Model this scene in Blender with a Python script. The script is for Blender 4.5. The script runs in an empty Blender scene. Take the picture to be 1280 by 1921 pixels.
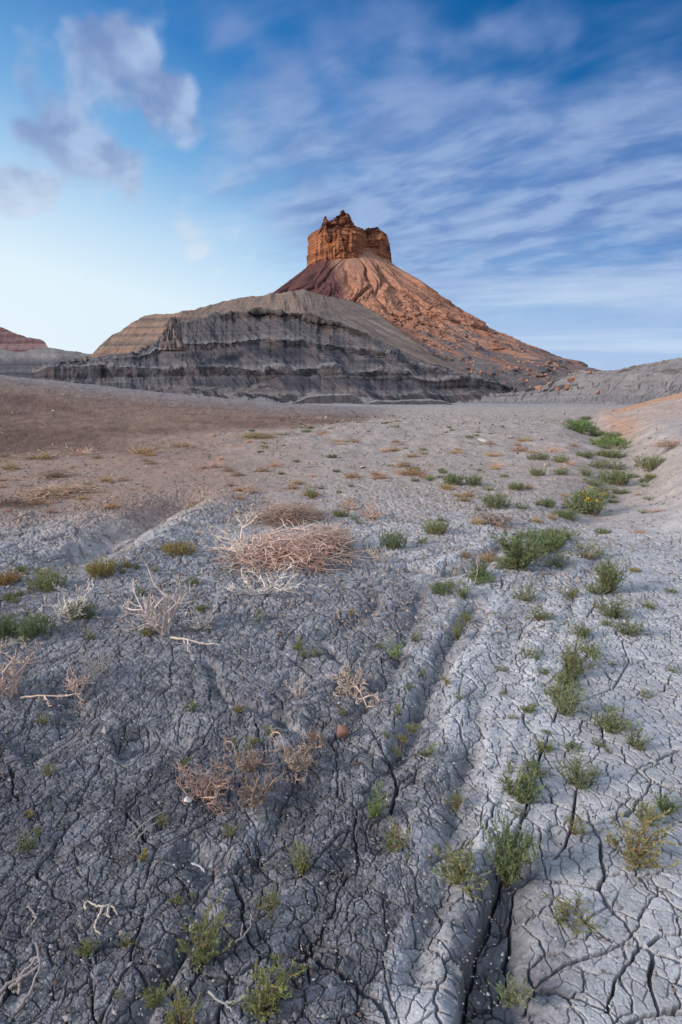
import bpy, math, random
import numpy as np
from mathutils import Vector, Matrix, Euler

scene = bpy.context.scene
COL = scene.collection
rad = math.radians
QUAL = 1.0                                  # mesh density of the ground sheet

# ------------------------------------------------------------------ camera
EYE, TILT, LENS = 1.35, rad(12.0), 20.0
F = 1921 * LENS / 36.0                      # focal length in photo pixels (1280 x 1921)
cam_data = bpy.data.cameras.new("Camera")
cam = bpy.data.objects.new("Camera", cam_data)
COL.objects.link(cam)
cam.location = (0, 0, EYE)
cam.rotation_euler = (rad(90) - TILT, 0, 0)
cam_data.sensor_fit = 'VERTICAL'
cam_data.sensor_height = 36.0
cam_data.sensor_width = 24.0
cam_data.lens = LENS
cam_data.clip_start = 0.05
cam_data.clip_end = 9000
scene.camera = cam
CT, ST = math.cos(TILT), math.sin(TILT)

def ray(px, py):
    """direction (x, y, z) of a photo pixel, arrays allowed"""
    X = (np.asarray(px, float) - 640) / F
    V = (960.5 - np.asarray(py, float)) / F
    return X, CT + V * ST, -ST + V * CT

def at_depth(px, py, y):
    X, dy, dz = ray(px, py)
    t = y / dy
    return np.array([X * t, y + 0 * t, EYE + dz * t])

# ------------------------------------------------------------------ light
scene.view_settings.view_transform = 'Standard'
scene.view_settings.look = 'None'
scene.view_settings.exposure = 0.0
scene.view_settings.gamma = 1.0
scene.cycles.max_bounces = 6
scene.cycles.diffuse_bounces = 4

SUN_AZ, SUN_EL = rad(-110), rad(23)        # azimuth from +Y (view direction), negative = left
sd = bpy.data.lights.new("sun", 'SUN')
sd.energy = 3.5
sd.angle = rad(11)
sd.color = (1.0, 0.86, 0.74)
sun = bpy.data.objects.new("sun", sd)
COL.objects.link(sun)
to_sun = Vector((math.sin(SUN_AZ) * math.cos(SUN_EL), math.cos(SUN_AZ) * math.cos(SUN_EL), math.sin(SUN_EL)))
sun.rotation_euler = to_sun.to_track_quat('Z', 'Y').to_euler()
sun.location = to_sun * 60 + Vector((0, 0, 60))

world = bpy.data.worlds.new("World")
scene.world = world
world.use_nodes = True
WT = world.node_tree
WT.nodes.clear()

class NB:
    """tiny node-building helper; every method returns an output socket"""
    def __init__(s, tree): s.t = tree
    def node(s, typ, **kw):
        n = s.t.nodes.new(typ)
        for k, v in kw.items(): setattr(n, k, v)
        return n
    def put(s, sock, v):
        if v is None: return
        if isinstance(v, bpy.types.NodeSocket): s.t.links.new(v, sock)
        else: sock.default_value = v
    def m(s, op, a, b=None, c=None, clamp=False):
        n = s.node('ShaderNodeMath', operation=op, use_clamp=clamp)
        for i, v in enumerate((a, b, c)): s.put(n.inputs[i], v)
        return n.outputs[0]
    def vm(s, op, a, b=None):
        n = s.node('ShaderNodeVectorMath', operation=op)
        s.put(n.inputs[0], a); s.put(n.inputs[1], b)
        return n.outputs['Value'] if op in ('DISTANCE', 'DOT_PRODUCT', 'LENGTH') else n.outputs[0]
    def noise(s, vec, scale, detail=4, rough=0.55, dist=0.0):
        n = s.node('ShaderNodeTexNoise')
        s.put(n.inputs['Vector'], vec)
        n.inputs['Scale'].default_value = scale; n.inputs['Detail'].default_value = detail
        n.inputs['Roughness'].default_value = rough; n.inputs['Distortion'].default_value = dist
        return n.outputs[0]
    def mix(s, f, a, b, typ='MIX'):
        n = s.node('ShaderNodeMix', data_type='RGBA', blend_type=typ)
        s.put(n.inputs[0], f)
        for k, v in ((6, a), (7, b)):
            s.put(n.inputs[k], v if isinstance(v, bpy.types.NodeSocket) else (*v, 1))
        return n.outputs[2]
    def ramp(s, f, stops, interp='EASE'):
        n = s.node('ShaderNodeValToRGB')
        r = n.color_ramp; r.interpolation = interp
        while len(r.elements) < len(stops): r.elements.new(0.5)
        for e, (p, c) in zip(r.elements, stops):
            e.position = p; e.color = (*c, 1)
        s.put(n.inputs[0], f)
        return n.outputs[0]
    def rng(s, v, a, b, c=0.0, d=1.0, smooth=True):
        n = s.node('ShaderNodeMapRange', interpolation_type='SMOOTHSTEP' if smooth else 'LINEAR')
        for i, q in enumerate((v, a, b, c, d)): s.put(n.inputs[i], q)
        return n.outputs[0]

def lin(r, g, b):
    f = lambda c: (c / 255 / 12.92) if c <= 10.3 else ((c / 255 + 0.055) / 1.055) ** 2.4
    return (f(r), f(g), f(b))

def sky_dir(px, py):
    v = Vector([float(q) for q in ray(px, py)]); return v.normalized()

def build_sky():
    b = NB(WT)
    tc = b.node('ShaderNodeTexCoord').outputs['Generated']
    d = b.vm('NORMALIZE', tc)
    sp = b.node('ShaderNodeSeparateXYZ'); b.put(sp.inputs[0], d)
    dx, dy, dz = sp.outputs
    el = b.m('MAXIMUM', dz, 0.0)
    # clear air: whitish cyan near the low left horizon, deep blue to the upper right
    hl = b.m('SQRT', b.m('ADD', b.m('ADD', b.m('MULTIPLY', dx, dx), b.m('MULTIPLY', dy, dy)), 1e-5))
    g = Vector((math.sin(rad(-62)), math.cos(rad(-62))))
    glow = b.m('DIVIDE', b.m('ADD', b.m('MULTIPLY', dx, g.x), b.m('MULTIPLY', dy, g.y)), hl)   # 1 towards the glow
    q = b.m('ADD', el, b.m('MULTIPLY', b.m('SUBTRACT', 0.80, glow), 0.34))
    clear = b.ramp(q, [(0.0, lin(240, 250, 255)), (0.17, lin(226, 244, 254)), (0.27, lin(186, 219, 246)), (0.37, lin(122, 178, 228)),
                       (0.50, lin(56, 128, 197)), (0.64, lin(8, 97, 165)), (0.76, lin(0, 84, 148)), (1.0, lin(10, 70, 130))], 'LINEAR')
    # pale band over the whole horizon
    hz = b.m('MULTIPLY', b.rng(el, 0.0, 0.17, 1.0, 0.0), b.rng(glow, 0.35, 0.95, 0.78, 0.05))
    clear = b.mix(hz, clear, lin(186, 210, 238))
    # cloud plane, drawn out along the wind
    den = b.m('ADD', el, 0.13)
    cx, cy = b.m('DIVIDE', dx, den), b.m('DIVIDE', dy, den)
    def cloudspace(ang, stretch, off):
        a = rad(ang); ca, sa = math.cos(a), math.sin(a)
        along = b.m('ADD', b.m('MULTIPLY', cx, sa), b.m('MULTIPLY', cy, ca))
        acr = b.m('SUBTRACT', b.m('MULTIPLY', cx, ca), b.m('MULTIPLY', cy, sa))
        cv = b.node('ShaderNodeCombineXYZ')
        b.put(cv.inputs[0], b.m('MULTIPLY', along, 1 / stretch)); b.put(cv.inputs[1], acr); cv.inputs[2].default_value = off
        return cv.outputs[0]
    wn = b.node('ShaderNodeTexNoise'); b.put(wn.inputs['Vector'], d); wn.inputs['Scale'].default_value = 9.0; wn.inputs['Detail'].default_value = 3
    wv = b.vm('SUBTRACT', wn.outputs['Color'], (0.5, 0.5, 0.5))
    dw = b.vm('ADD', d, b.vm('MULTIPLY', wv, (0.10, 0.10, 0.10)))
    def blob(px, py, sx, k=1.0):
        c = sky_dir(px, py)
        sx = sx * 1.22 / (1 + ((px - 640) ** 2 + (py - 960) ** 2) / F ** 2) ** .75
        r = b.m('DIVIDE', b.vm('DISTANCE', dw, tuple(c)), sx / F)
        return b.m('MULTIPLY', b.m('EXPONENT', b.m('MULTIPLY', b.m('MULTIPLY', r, r), -1.0)), k)
    def total(lst):
        s = lst[0]
        for x in lst[1:]: s = b.m('ADD', s, x)
        return s
    # broken bank on the right, drawn out along the wind, and wisps along the top
    A = cloudspace(-56, 1.7, 1.7)
    nA = b.noise(A, 2.6, 4, 0.55, 0.6)
    nA2 = b.noise(b.vm('ADD', A, (3.1, 0.4, 0.0)), 6.5, 4, 0.55, 0.5)
    mA = total([blob(800, 330, 120, .75), blob(960, 330, 110, .8), blob(1110, 310, 70, .75), blob(1240, 290, 65, .8), blob(1010, 390, 150, 1.0), blob(1230, 380, 150, 1.0), blob(860, 440, 130, .9), blob(1120, 490, 170, .9), blob(930, 540, 140, .7), blob(1350, 500, 200, 1.0),
                blob(650, 330, 90, .55), blob(560, 320, 70, .42), blob(440, 320, 80, .5), blob(710, 410, 90, .7), blob(1200, 600, 150, .6), blob(780, 275, 60, .35), blob(560, 400, 90, .35),
                blob(430, 60, 38, 0.47), blob(500, 95, 42, 0.43), blob(545, 140, 38, 0.51), blob(500, 185, 34, 0.39), blob(620, 65, 51, 0.43), blob(690, 35, 51, 0.51), blob(770, 20, 42, 0.39), blob(620, 120, 42, 0.23),
                blob(930, 35, 38, 0.58), blob(1000, 55, 38, 0.47), blob(1070, 45, 34, 0.51), blob(760, 112, 38, 0.55), blob(835, 92, 32, 0.47), blob(880, 75, 25, 0.27), blob(690, 190, 59, 0.23), blob(560, 215, 38, 0.31), blob(440, 240, 42, 0.23),
                blob(300, -260, 500, .4), blob(1300, -500, 400, .4)])
    sA = b.m('ADD', b.m('SUBTRACT', b.m('MULTIPLY', b.m('MINIMUM', mA, 1.15), 0.85), 0.36), b.m('ADD', b.m('MULTIPLY', b.m('SUBTRACT', nA, 0.5), 1.5), b.m('MULTIPLY', b.m('SUBTRACT', nA2, 0.5), 0.7)))
    dA = b.rng(sA, -0.18, 0.74)
    nA3 = b.noise(b.vm('ADD', A, (3.1 + 0.05, 0.4 - 0.10, 0.0)), 6.5, 4, 0.55, 0.5)
    shade = b.m('ADD', b.m('MULTIPLY', b.m('SUBTRACT', nA2, nA3), 0.75), b.m('MULTIPLY', b.m('SUBTRACT', nA, 0.5), 0.30))
    colA = b.mix(b.rng(shade, -0.20, 0.20), lin(112, 141, 196), lin(160, 184, 224))
    colA = b.mix(b.rng(el, 0.05, 0.26), lin(168, 193, 231), colA)
    colA = b.mix(b.rng(glow, 0.45, 0.90, 0.0, 0.70), colA, lin(192, 214, 240))
    colA = b.mix(b.rng(el, 0.30, 0.52), colA, lin(118, 146, 202))
    out = b.mix(b.m('MULTIPLY', dA, 0.86), clear, colA)
    # soft heaped clouds at the left, smeared towards the upper left
    Bc = cloudspace(-28, 1.7, 9.3)
    nB = b.noise(Bc, 7.5, 3, 0.5, 0.15)
    mB = total([blob(150, 70, 36, .85), blob(200, 95, 40, .9), blob(255, 125, 42, 1.0), blob(215, 160, 46, .95), blob(160, 175, 34, .6), blob(290, 165, 40, .9), blob(345, 165, 26, .7), blob(280, 210, 30, 1.0), blob(325, 225, 34, .9), blob(365, 235, 30, .5),
                blob(105, 270, 44, 1.0), blob(150, 265, 44, 1.0), blob(170, 305, 46, 1.1), blob(215, 315, 38, .9), blob(120, 320, 28, .5), blob(238, 345, 26, .9), blob(40, 235, 34, .9), blob(15, 215, 26, .7), blob(15, 335, 44, 1.2), blob(68, 372, 34, 1.0), blob(30, 355, 30, .9),
                blob(45, 150, 30, .8), blob(92, 192, 22, .7), blob(70, 100, 30, .35), blob(345, 450, 30, .75), blob(415, 420, 24, .65), blob(420, 525, 26, .5), blob(355, 488, 20, .65), blob(460, 318, 30, .6), blob(385, 380, 40, .3), blob(480, 470, 40, .3), blob(290, 545, 22, .4)])
    sB = b.m('ADD', b.m('SUBTRACT', b.m('MULTIPLY', b.m('MINIMUM', mB, 1.2), 0.85), 0.32), b.m('MULTIPLY', b.m('SUBTRACT', nB, 0.5), 1.7))
    dB = b.rng(sB, -0.10, 0.62)
    # shaded bodies with lighter rims towards the glow
    nB2 = b.noise(b.vm('ADD', Bc, (0.0, 0.055, 0.0)), 7.5, 3, 0.5, 0.15)
    rim = b.m('ADD', b.rng(b.m('SUBTRACT', nB, nB2), -0.24, 0.26), b.rng(sB, 0.25, -0.05, 0.0, 0.35))
    colB = b.mix(b.m('MINIMUM', rim, 1.0), lin(126, 149, 196), lin(174, 196, 231))
    colB = b.mix(b.rng(el, 0.18, 0.36), lin(216, 232, 247), colB)
    out = b.mix(b.m('MULTIPLY', dB, 0.88), out, colB)
    # low white streaks over the right horizon
    C = cloudspace(-75, 4.0, 3.1)
    nC = b.noise(C, 1.3, 4, 0.55, 0.3)
    mC = total([blob(1150, 560, 170, 1), blob(1000, 620, 130, .8), blob(950, 440, 100, .7), blob(400, 480, 140, .6), blob(1250, 640, 120, .6), blob(1100, 380, 120, .4)])
    dC = b.m('MULTIPLY', b.rng(nC, 0.48, 0.75), b.m('MINIMUM', mC, 1.0))
    out = b.mix(b.m('MULTIPLY', dC, 0.65), out, lin(208, 226, 246))
    # unseen bright cloud deck added overhead and behind the camera to light the ground
    bk = b.m('MAXIMUM', b.rng(el, 0.56, 0.80), b.rng(dy, 0.35, -0.25))
    out = b.mix(bk, out, b.mix(b.noise(d, 2.2, 4), (0.46, 0.58, 0.80), (0.78, 0.87, 1.02)))
    # real sky texture adds the daylight scatter
    sky = b.node('ShaderNodeTexSky', sky_type='NISHITA')
    sky.sun_disc = False; sky.sun_elevation = SUN_EL; sky.sun_rotation = SUN_AZ % (2 * math.pi)
    sky.altitude = 1500; sky.ozone_density = 2.5; sky.dust_density = 0.4
    bg1 = b.node('ShaderNodeBackground'); b.put(bg1.inputs[0], out); bg1.inputs[1].default_value = 0.97
    bg2 = b.node('ShaderNodeBackground'); b.put(bg2.inputs[0], sky.outputs[0]); bg2.inputs[1].default_value = 0.004
    ad = b.node('ShaderNodeAddShader')
    WT.links.new(bg1.outputs[0], ad.inputs[0]); WT.links.new(bg2.outputs[0], ad.inputs[1])
    o = b.node('ShaderNodeOutputWorld')
    WT.links.new(ad.outputs[0], o.inputs[0])
build_sky()

# ------------------------------------------------------------------ numpy noise
def _hash(ix, iy, seed):
    h = (ix.astype(np.int64) * 374761393 + iy.astype(np.int64) * 668265263 + seed * 1442695041) & 0x7fffffff
    h = ((h ^ (h >> 13)) * 1274126177) & 0x7fffffff
    h = ((h ^ (h >> 16)) * 1103515245 + 12345) & 0x7fffffff
    return ((h ^ (h >> 15)) & 0xffffff).astype(np.float32) / np.float32(0xffffff)

def vnoise(x, y, seed=0):
    """gradient noise, about -1..1"""
    x = np.asarray(x, np.float32); y = np.asarray(y, np.float32)
    xi = np.floor(x); yi = np.floor(y)
    fx = x - xi; fy = y - yi
    u = fx * fx * fx * (fx * (fx * 6 - 15) + 10); v = fy * fy * fy * (fy * (fy * 6 - 15) + 10)
    def g(ox, oy):
        a = _hash(xi + ox, yi + oy, seed) * np.float32(6.2831853)
        return np.cos(a) * (fx - ox) + np.sin(a) * (fy - oy)
    a = g(0, 0); b = g(1, 0); c = g(0, 1); d = g(1, 1)
    return ((a + u * (b - a)) * (1 - v) + (c + u * (d - c)) * v) * np.float32(1.5)

def fbm(x, y, seed=0, octv=4, gain=0.5, lac=2.03):
    s = 0; a = 1.0; n = 0
    for i in range(octv):
        s = s + a * vnoise(x * lac ** i + 17.3 * i, y * lac ** i - 9.1 * i, seed + i * 31)
        n += a; a *= gain
    return s / n

def ridged(x, y, seed=0, octv=4):
    s = 0; a = 1.0; n = 0
    for i in range(octv):
        s = s + a * (1 - np.abs(vnoise(x * 2.03 ** i + 7.7 * i, y * 2.03 ** i + 3.1 * i, seed + i * 17)) * 1.6)
        n += a; a *= 0.5
    return s / n

def voronoi_edge(x, y, cell, seed, jit=0.86):
    """distance to the nearest cell border (metres) and a random id per cell"""
    x = np.asarray(x, np.float32) / cell; y = np.asarray(y, np.float32) / cell
    xi = np.floor(x); yi = np.floor(y)
    big = np.float32(1e9)
    d1 = np.full(x.shape, big, np.float32); d2 = d1.copy()
    p1x = d1.copy(); p1y = d1.copy(); p2x = d1.copy(); p2y = d1.copy(); idv = np.zeros_like(d1)
    for oy in (-1, 0, 1):
        for ox in (-1, 0, 1):
            cx = xi + ox; cy = yi + oy
            h1 = _hash(cx, cy, seed); h2 = _hash(cx, cy, seed + 77)
            qx = cx + 0.5 + (h1 - 0.5) * jit; qy = cy + 0.5 + (h2 - 0.5) * jit
            d = (qx - x) ** 2 + (qy - y) ** 2
            n1 = d < d1; n2 = (~n1) & (d < d2)
            d2 = np.where(n1, d1, np.where(n2, d, d2)); p2x = np.where(n1, p1x, np.where(n2, qx, p2x)); p2y = np.where(n1, p1y, np.where(n2, qy, p2y))
            d1 = np.where(n1, d, d1); p1x = np.where(n1, qx, p1x); p1y = np.where(n1, qy, p1y)
            idv = np.where(n1, h1, idv)
    e = (d2 - d1) / (2 * np.sqrt((p2x - p1x) ** 2 + (p2y - p1y) ** 2) + 1e-6)
    return e * cell, idv

def sstep(a, b, x):
    t = np.clip((x - a) / (b - a), 0, 1)
    return t * t * (3 - 2 * t)

def interp(x, pts):
    p = np.array(pts, float)
    return np.interp(x, p[:, 0], p[:, 1])

def sinterp(x, pts):
    """smooth (monotone-ish cosine-free) interpolation: linear then box-blurred by sampling"""
    return sum(interp(np.asarray(x) + o, pts) for o in (-6, -3, 0, 3, 6)) / 5

# ------------------------------------------------------------------ meshes and materials
def link_mesh(name, V, Fc, mat, col=None, parent=None, smooth=True, loc=None):
    """V: n x 3 array, Fc: list of index arrays (m x k each)"""
    me = bpy.data.meshes.new(name)
    V = np.asarray(V, np.float32)
    if not isinstance(Fc, list): Fc = [Fc]
    Fc = [np.asarray(f, np.int32) for f in Fc if len(f)]
    me.vertices.add(len(V)); me.vertices.foreach_set("co", V.ravel())
    nl = sum(f.size for f in Fc); nf = sum(len(f) for f in Fc)
    me.loops.add(nl); me.polygons.add(nf)
    me.loops.foreach_set("vertex_index", np.concatenate([f.ravel() for f in Fc]))
    st = []; o = 0
    for f in Fc:
        st.append(o + np.arange(len(f), dtype=np.int32) * f.shape[1]); o += f.size
    me.polygons.foreach_set("loop_start", np.concatenate(st).astype(np.int32))
    me.polygons.foreach_set("use_smooth", np.full(nf, smooth, bool))
    if col is not None:
        c4 = np.ones((len(V), 4), np.float32); c4[:, :3] = np.clip(col, 0, 1)
        at = me.attributes.new("Col", 'FLOAT_COLOR', 'POINT')
        at.data.foreach_set("color", c4.ravel())
    me.update(calc_edges=True)
    me.materials.append(mat)
    ob = bpy.data.objects.new(name, me)
    COL.objects.link(ob)
    if parent: ob.parent = parent
    if loc is not None: ob.location = loc
    return ob

def grid_faces(nr, nc, off=0):
    i = np.arange(nr * nc, dtype=np.int32).reshape(nr, nc) + off
    return np.stack([i[:-1, :-1], i[:-1, 1:], i[1:, 1:], i[1:, :-1]], -1).reshape(-1, 4)

def structure(o):
    o["kind"] = "structure"; return o

def tag(o, label, cat, group=None):
    o["label"] = label; o["category"] = cat
    if group: o["group"] = group
    return o

def new_mat(name):
    m = bpy.data.materials.new(name); m.use_nodes = True
    t = m.node_tree; t.nodes.clear()
    return m, NB(t)

def earth_mat(name, bumps, tint_var=0.25, rough=0.96, tv_scale=3.0, grain=0):
    """albedo from the Col attribute, grain from noise; bumps = [(scale, strength, distance)]"""
    m, b = new_mat(name)
    at = b.node('ShaderNodeAttribute', attribute_name="Col").outputs['Color']
    pos = b.node('ShaderNodeNewGeometry').outputs['Position']
    n = b.noise(pos, tv_scale, 6, 0.62)
    n2 = b.noise(pos, tv_scale * 9.7, 3, 0.6)
    k = b.m('ADD', b.m('MULTIPLY', b.m('SUBTRACT', n, 0.5), 2 * tint_var), b.m('MULTIPLY', b.m('SUBTRACT', n2, 0.5), 1.6 * tint_var))
    if grain:
        k = b.m('ADD', k, b.m('MULTIPLY', b.m('SUBTRACT', b.noise(pos, grain, 2, 0.5), 0.5), 1.3 * tint_var))
    k = b.m('ADD', k, 1.0)
    cv = b.node('ShaderNodeCombineXYZ')
    for i in range(3): b.put(cv.inputs[i], k)
    col = b.mix(1.0, at, cv.outputs[0], 'MULTIPLY')
    nrm = None
    for sc, st, di in bumps:
        bp = b.node('ShaderNodeBump'); bp.inputs['Strength'].default_value = st; bp.inputs['Distance'].default_value = di
        b.put(bp.inputs['Height'], b.noise(pos, sc, 5, 0.62))
        if nrm is not None: b.put(bp.inputs['Normal'], nrm)
        nrm = bp.outputs[0]
    p = b.node('ShaderNodeBsdfPrincipled')
    b.put(p.inputs['Base Color'], col); p.inputs['Roughness'].default_value = rough
    p.inputs['Specular IOR Level'].default_value = 0.12
    if nrm is not None: b.put(p.inputs['Normal'], nrm)
    o = b.node('ShaderNodeOutputMaterial'); b.t.links.new(p.outputs[0], o.inputs[0])
    return m

def plant_mat(name, trans=0.25, rough=0.7):
    m, b = new_mat(name)
    at = b.node('ShaderNodeAttribute', attribute_name="Col").outputs['Color']
    oi = b.node('ShaderNodeObjectInfo').outputs['Color']
    col = b.mix(1.0, at, oi, 'MULTIPLY')
    p = b.node('ShaderNodeBsdfPrincipled')
    b.put(p.inputs['Base Color'], col); p.inputs['Roughness'].default_value = rough
    p.inputs['Specular IOR Level'].default_value = 0.25
    o = b.node('ShaderNodeOutputMaterial')
    if trans > 0:
        tr = b.node('ShaderNodeBsdfTranslucent'); b.put(tr.inputs[0], col)
        mx = b.node('ShaderNodeMixShader'); mx.inputs[0].default_value = trans
        b.t.links.new(p.outputs[0], mx.inputs[1]); b.t.links.new(tr.outputs[0], mx.inputs[2])
        b.t.links.new(mx.outputs[0], o.inputs[0])
    else:
        b.t.links.new(p.outputs[0], o.inputs[0])
    return m

# ------------------------------------------------------------------ ground
def survey(x, y):
    """flat-ground coordinates (photo pixels at z = 0) of a ground point, used to lay out the mapped features"""
    c = y * CT + EYE * ST
    v = y * ST - EYE * CT
    return 640 + F * x / c, 960.5 - F * v / c

def flat(px, py):
    X, dy, dz = ray(px, py)
    t = -EYE / dz
    return X * t, dy * t

def path(pts):
    p = np.array(pts, float)
    x, y = flat(p[:, 0], p[:, 1])
    return np.stack([x, y], 1)

def polydist(x, y, P, reach):
    """signed distance to a polyline (positive to the right of travel) and position 0..1 along it"""
    x = np.asarray(x, np.float32); y = np.asarray(y, np.float32)
    D = np.full(x.shape, 1e3, np.float32); T = np.zeros_like(D)
    sel = (x > P[:, 0].min() - reach) & (x < P[:, 0].max() + reach) & (y > P[:, 1].min() - reach) & (y < P[:, 1].max() + reach)
    if not sel.any(): return D, T
    xs = x[sel]; ys = y[sel]
    best = np.full(xs.shape, 1e6, np.float32); sg = np.ones_like(best); tt = np.zeros_like(best)
    n = len(P) - 1
    for i in range(n):
        ax, ay = P[i]; bx, by = P[i + 1]
        ex, ey = bx - ax, by - ay
        L = ex * ex + ey * ey + 1e-9
        t = np.clip(((xs - ax) * ex + (ys - ay) * ey) / L, 0, 1)
        qx = xs - ax - t * ex; qy = ys - ay - t * ey
        d = qx * qx + qy * qy
        c = ex * (ys - ay) - ey * (xs - ax)
        m = d < best
        best = np.where(m, d, best); sg = np.where(m, np.where(c > 0, -1, 1), sg); tt = np.where(m, (i + t) / n, tt)
    D[sel] = np.sqrt(best) * sg; T[sel] = tt
    return D, T

def ybase(y):
    return -0.0128 * np.clip(y - 25, 0, 130) - 0.001 * np.clip(y - 155, 0, 400)

def crest_amp(px, pts, yc):
    py = interp(px, pts)
    X, dy, dz = ray(px, py)
    return EYE + dz / dy * yc - ybase(yc)

BANK = path([(1330, 1090), (1275, 1040), (1238, 985), (1222, 940), (1208, 890), (1182, 845), (1160, 790)])
WASH = path([(1098, 781), (1128, 815), (1160, 850), (1172, 885), (1150, 925), (1090, 985), (1040, 1035)])
MAIN = path([(846, 1960), (872, 1850), (888, 1775), (905, 1725), (928, 1672), (944, 1630), (968, 1565), (988, 1500), (1008, 1440), (1030, 1385), (1047, 1335), (1062, 1285), (1078, 1235), (1088, 1190), (1112, 1140), (1135, 1085), (1150, 1050)])
TROUGH = path([(925, 1990), (938, 1840), (955, 1740), (975, 1660), (1005, 1600), (1050, 1560), (1110, 1540), (1240, 1518), (1330, 1505)])
GULLY = path([(60, 1060), (160, 1035), (222, 1000), (300, 962), (345, 935), (420, 915)])
SWEEP = path([(400, 1990), (520, 1740), (600, 1560), (650, 1430), (700, 1310), (762, 1190), (830, 1100), (930, 1030), (1030, 985), (1080, 940)])
RUTS = [(path(p), w, d) for p, w, d in [
    ([(800, 1095), (782, 1140), (765, 1185), (742, 1240), (700, 1300), (672, 1345)], .045, .035),
    ([(905, 1120), (868, 1165), (843, 1210), (818, 1265), (790, 1320), (765, 1390), (752, 1440)], .05, .045),
    ([(720, 1110), (690, 1150), (640, 1180), (560, 1205), (470, 1220), (390, 1235)], .06, .035),
    ([(600, 1205), (628, 1232), (665, 1258), (700, 1275)], .025, .03),
    ([(380, 1225), (405, 1275), (440, 1310), (520, 1345), (600, 1400)], .03, .035),
    ([(890, 1380), (872, 1450), (862, 1520), (848, 1590), (822, 1680), (790, 1790), (765, 1900)], .05, .03),
    ([(740, 1060), (830, 1075), (900, 1060), (955, 1000)], .07, .05),
    ([(1085, 1470), (1075, 1530), (1062, 1570), (1040, 1605)], .006, .05),
    ([(20, 1420), (110, 1380), (150, 1330), (130, 1270)], .10, .05),
    ([(215, 1400), (280, 1385), (360, 1390)], .07, .05),
    ([(320, 1590), (360, 1610), (410, 1640)], .06, .04),
    ([(230, 1960), (270, 1880), (330, 1790), (355, 1750), (400, 1690)], .03, .05),
    ([(560, 1640), (600, 1600), (640, 1555), (700, 1545), (745, 1560), (780, 1595)], .009, .06),
    ([(690, 1360), (735, 1430), (748, 1470), (735, 1520), (690, 1545)], .009, .055),
    ([(560, 1760), (600, 1795), (660, 1840), (720, 1900), (745, 1960)], .009, .055),
    ([(1000, 1830), (1060, 1805), (1130, 1785), (1165, 1770), (1215, 1773)], .0055, .06),
    ([(1215, 1773), (1225, 1800), (1218, 1830), (1226, 1865), (1240, 1895), (1300, 1880)], .006, .06),
    ([(1240, 1895), (1200, 1905), (1165, 1925)], .006, .06),
    ([(1215, 1773), (1240, 1755), (1300, 1745)], .0055, .05),
    ([(1085, 1715), (1110, 1735), (1150, 1768)], .006, .06),
    ([(1185, 1630), (1215, 1670), (1250, 1690), (1300, 1720)], .0055, .05),
    ([(1180, 1490), (1230, 1530), (1300, 1560)], .007, .05),
    ([(1100, 1310), (1150, 1290), (1180, 1240), (1165, 1200)], .006, .04),
]]

def furrows(x, y):
    """long parallel furrows swept along the open crack and bending up to the right"""
    xm = np.interp(y, MAIN[:, 1], MAIN[:, 0]); xb = np.interp(y, SWEEP[:, 1], SWEEP[:, 0])
    u = (x - xb) / np.maximum(xm - xb, .25) + .10 * fbm(x / .5, y / .8, 70, 2)
    fband = sstep(-.9, -.3, u) * sstep(1.25, .9, u) * sstep(.7, 1.1, y) * (1 - sstep(4.6, 6.5, y))
    fur = fbm(u * 4.2, y / 3.6, 71, 2) + .40 * fbm(u * 10, y / 2.6, 72, 2)
    return fur, fband

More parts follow.
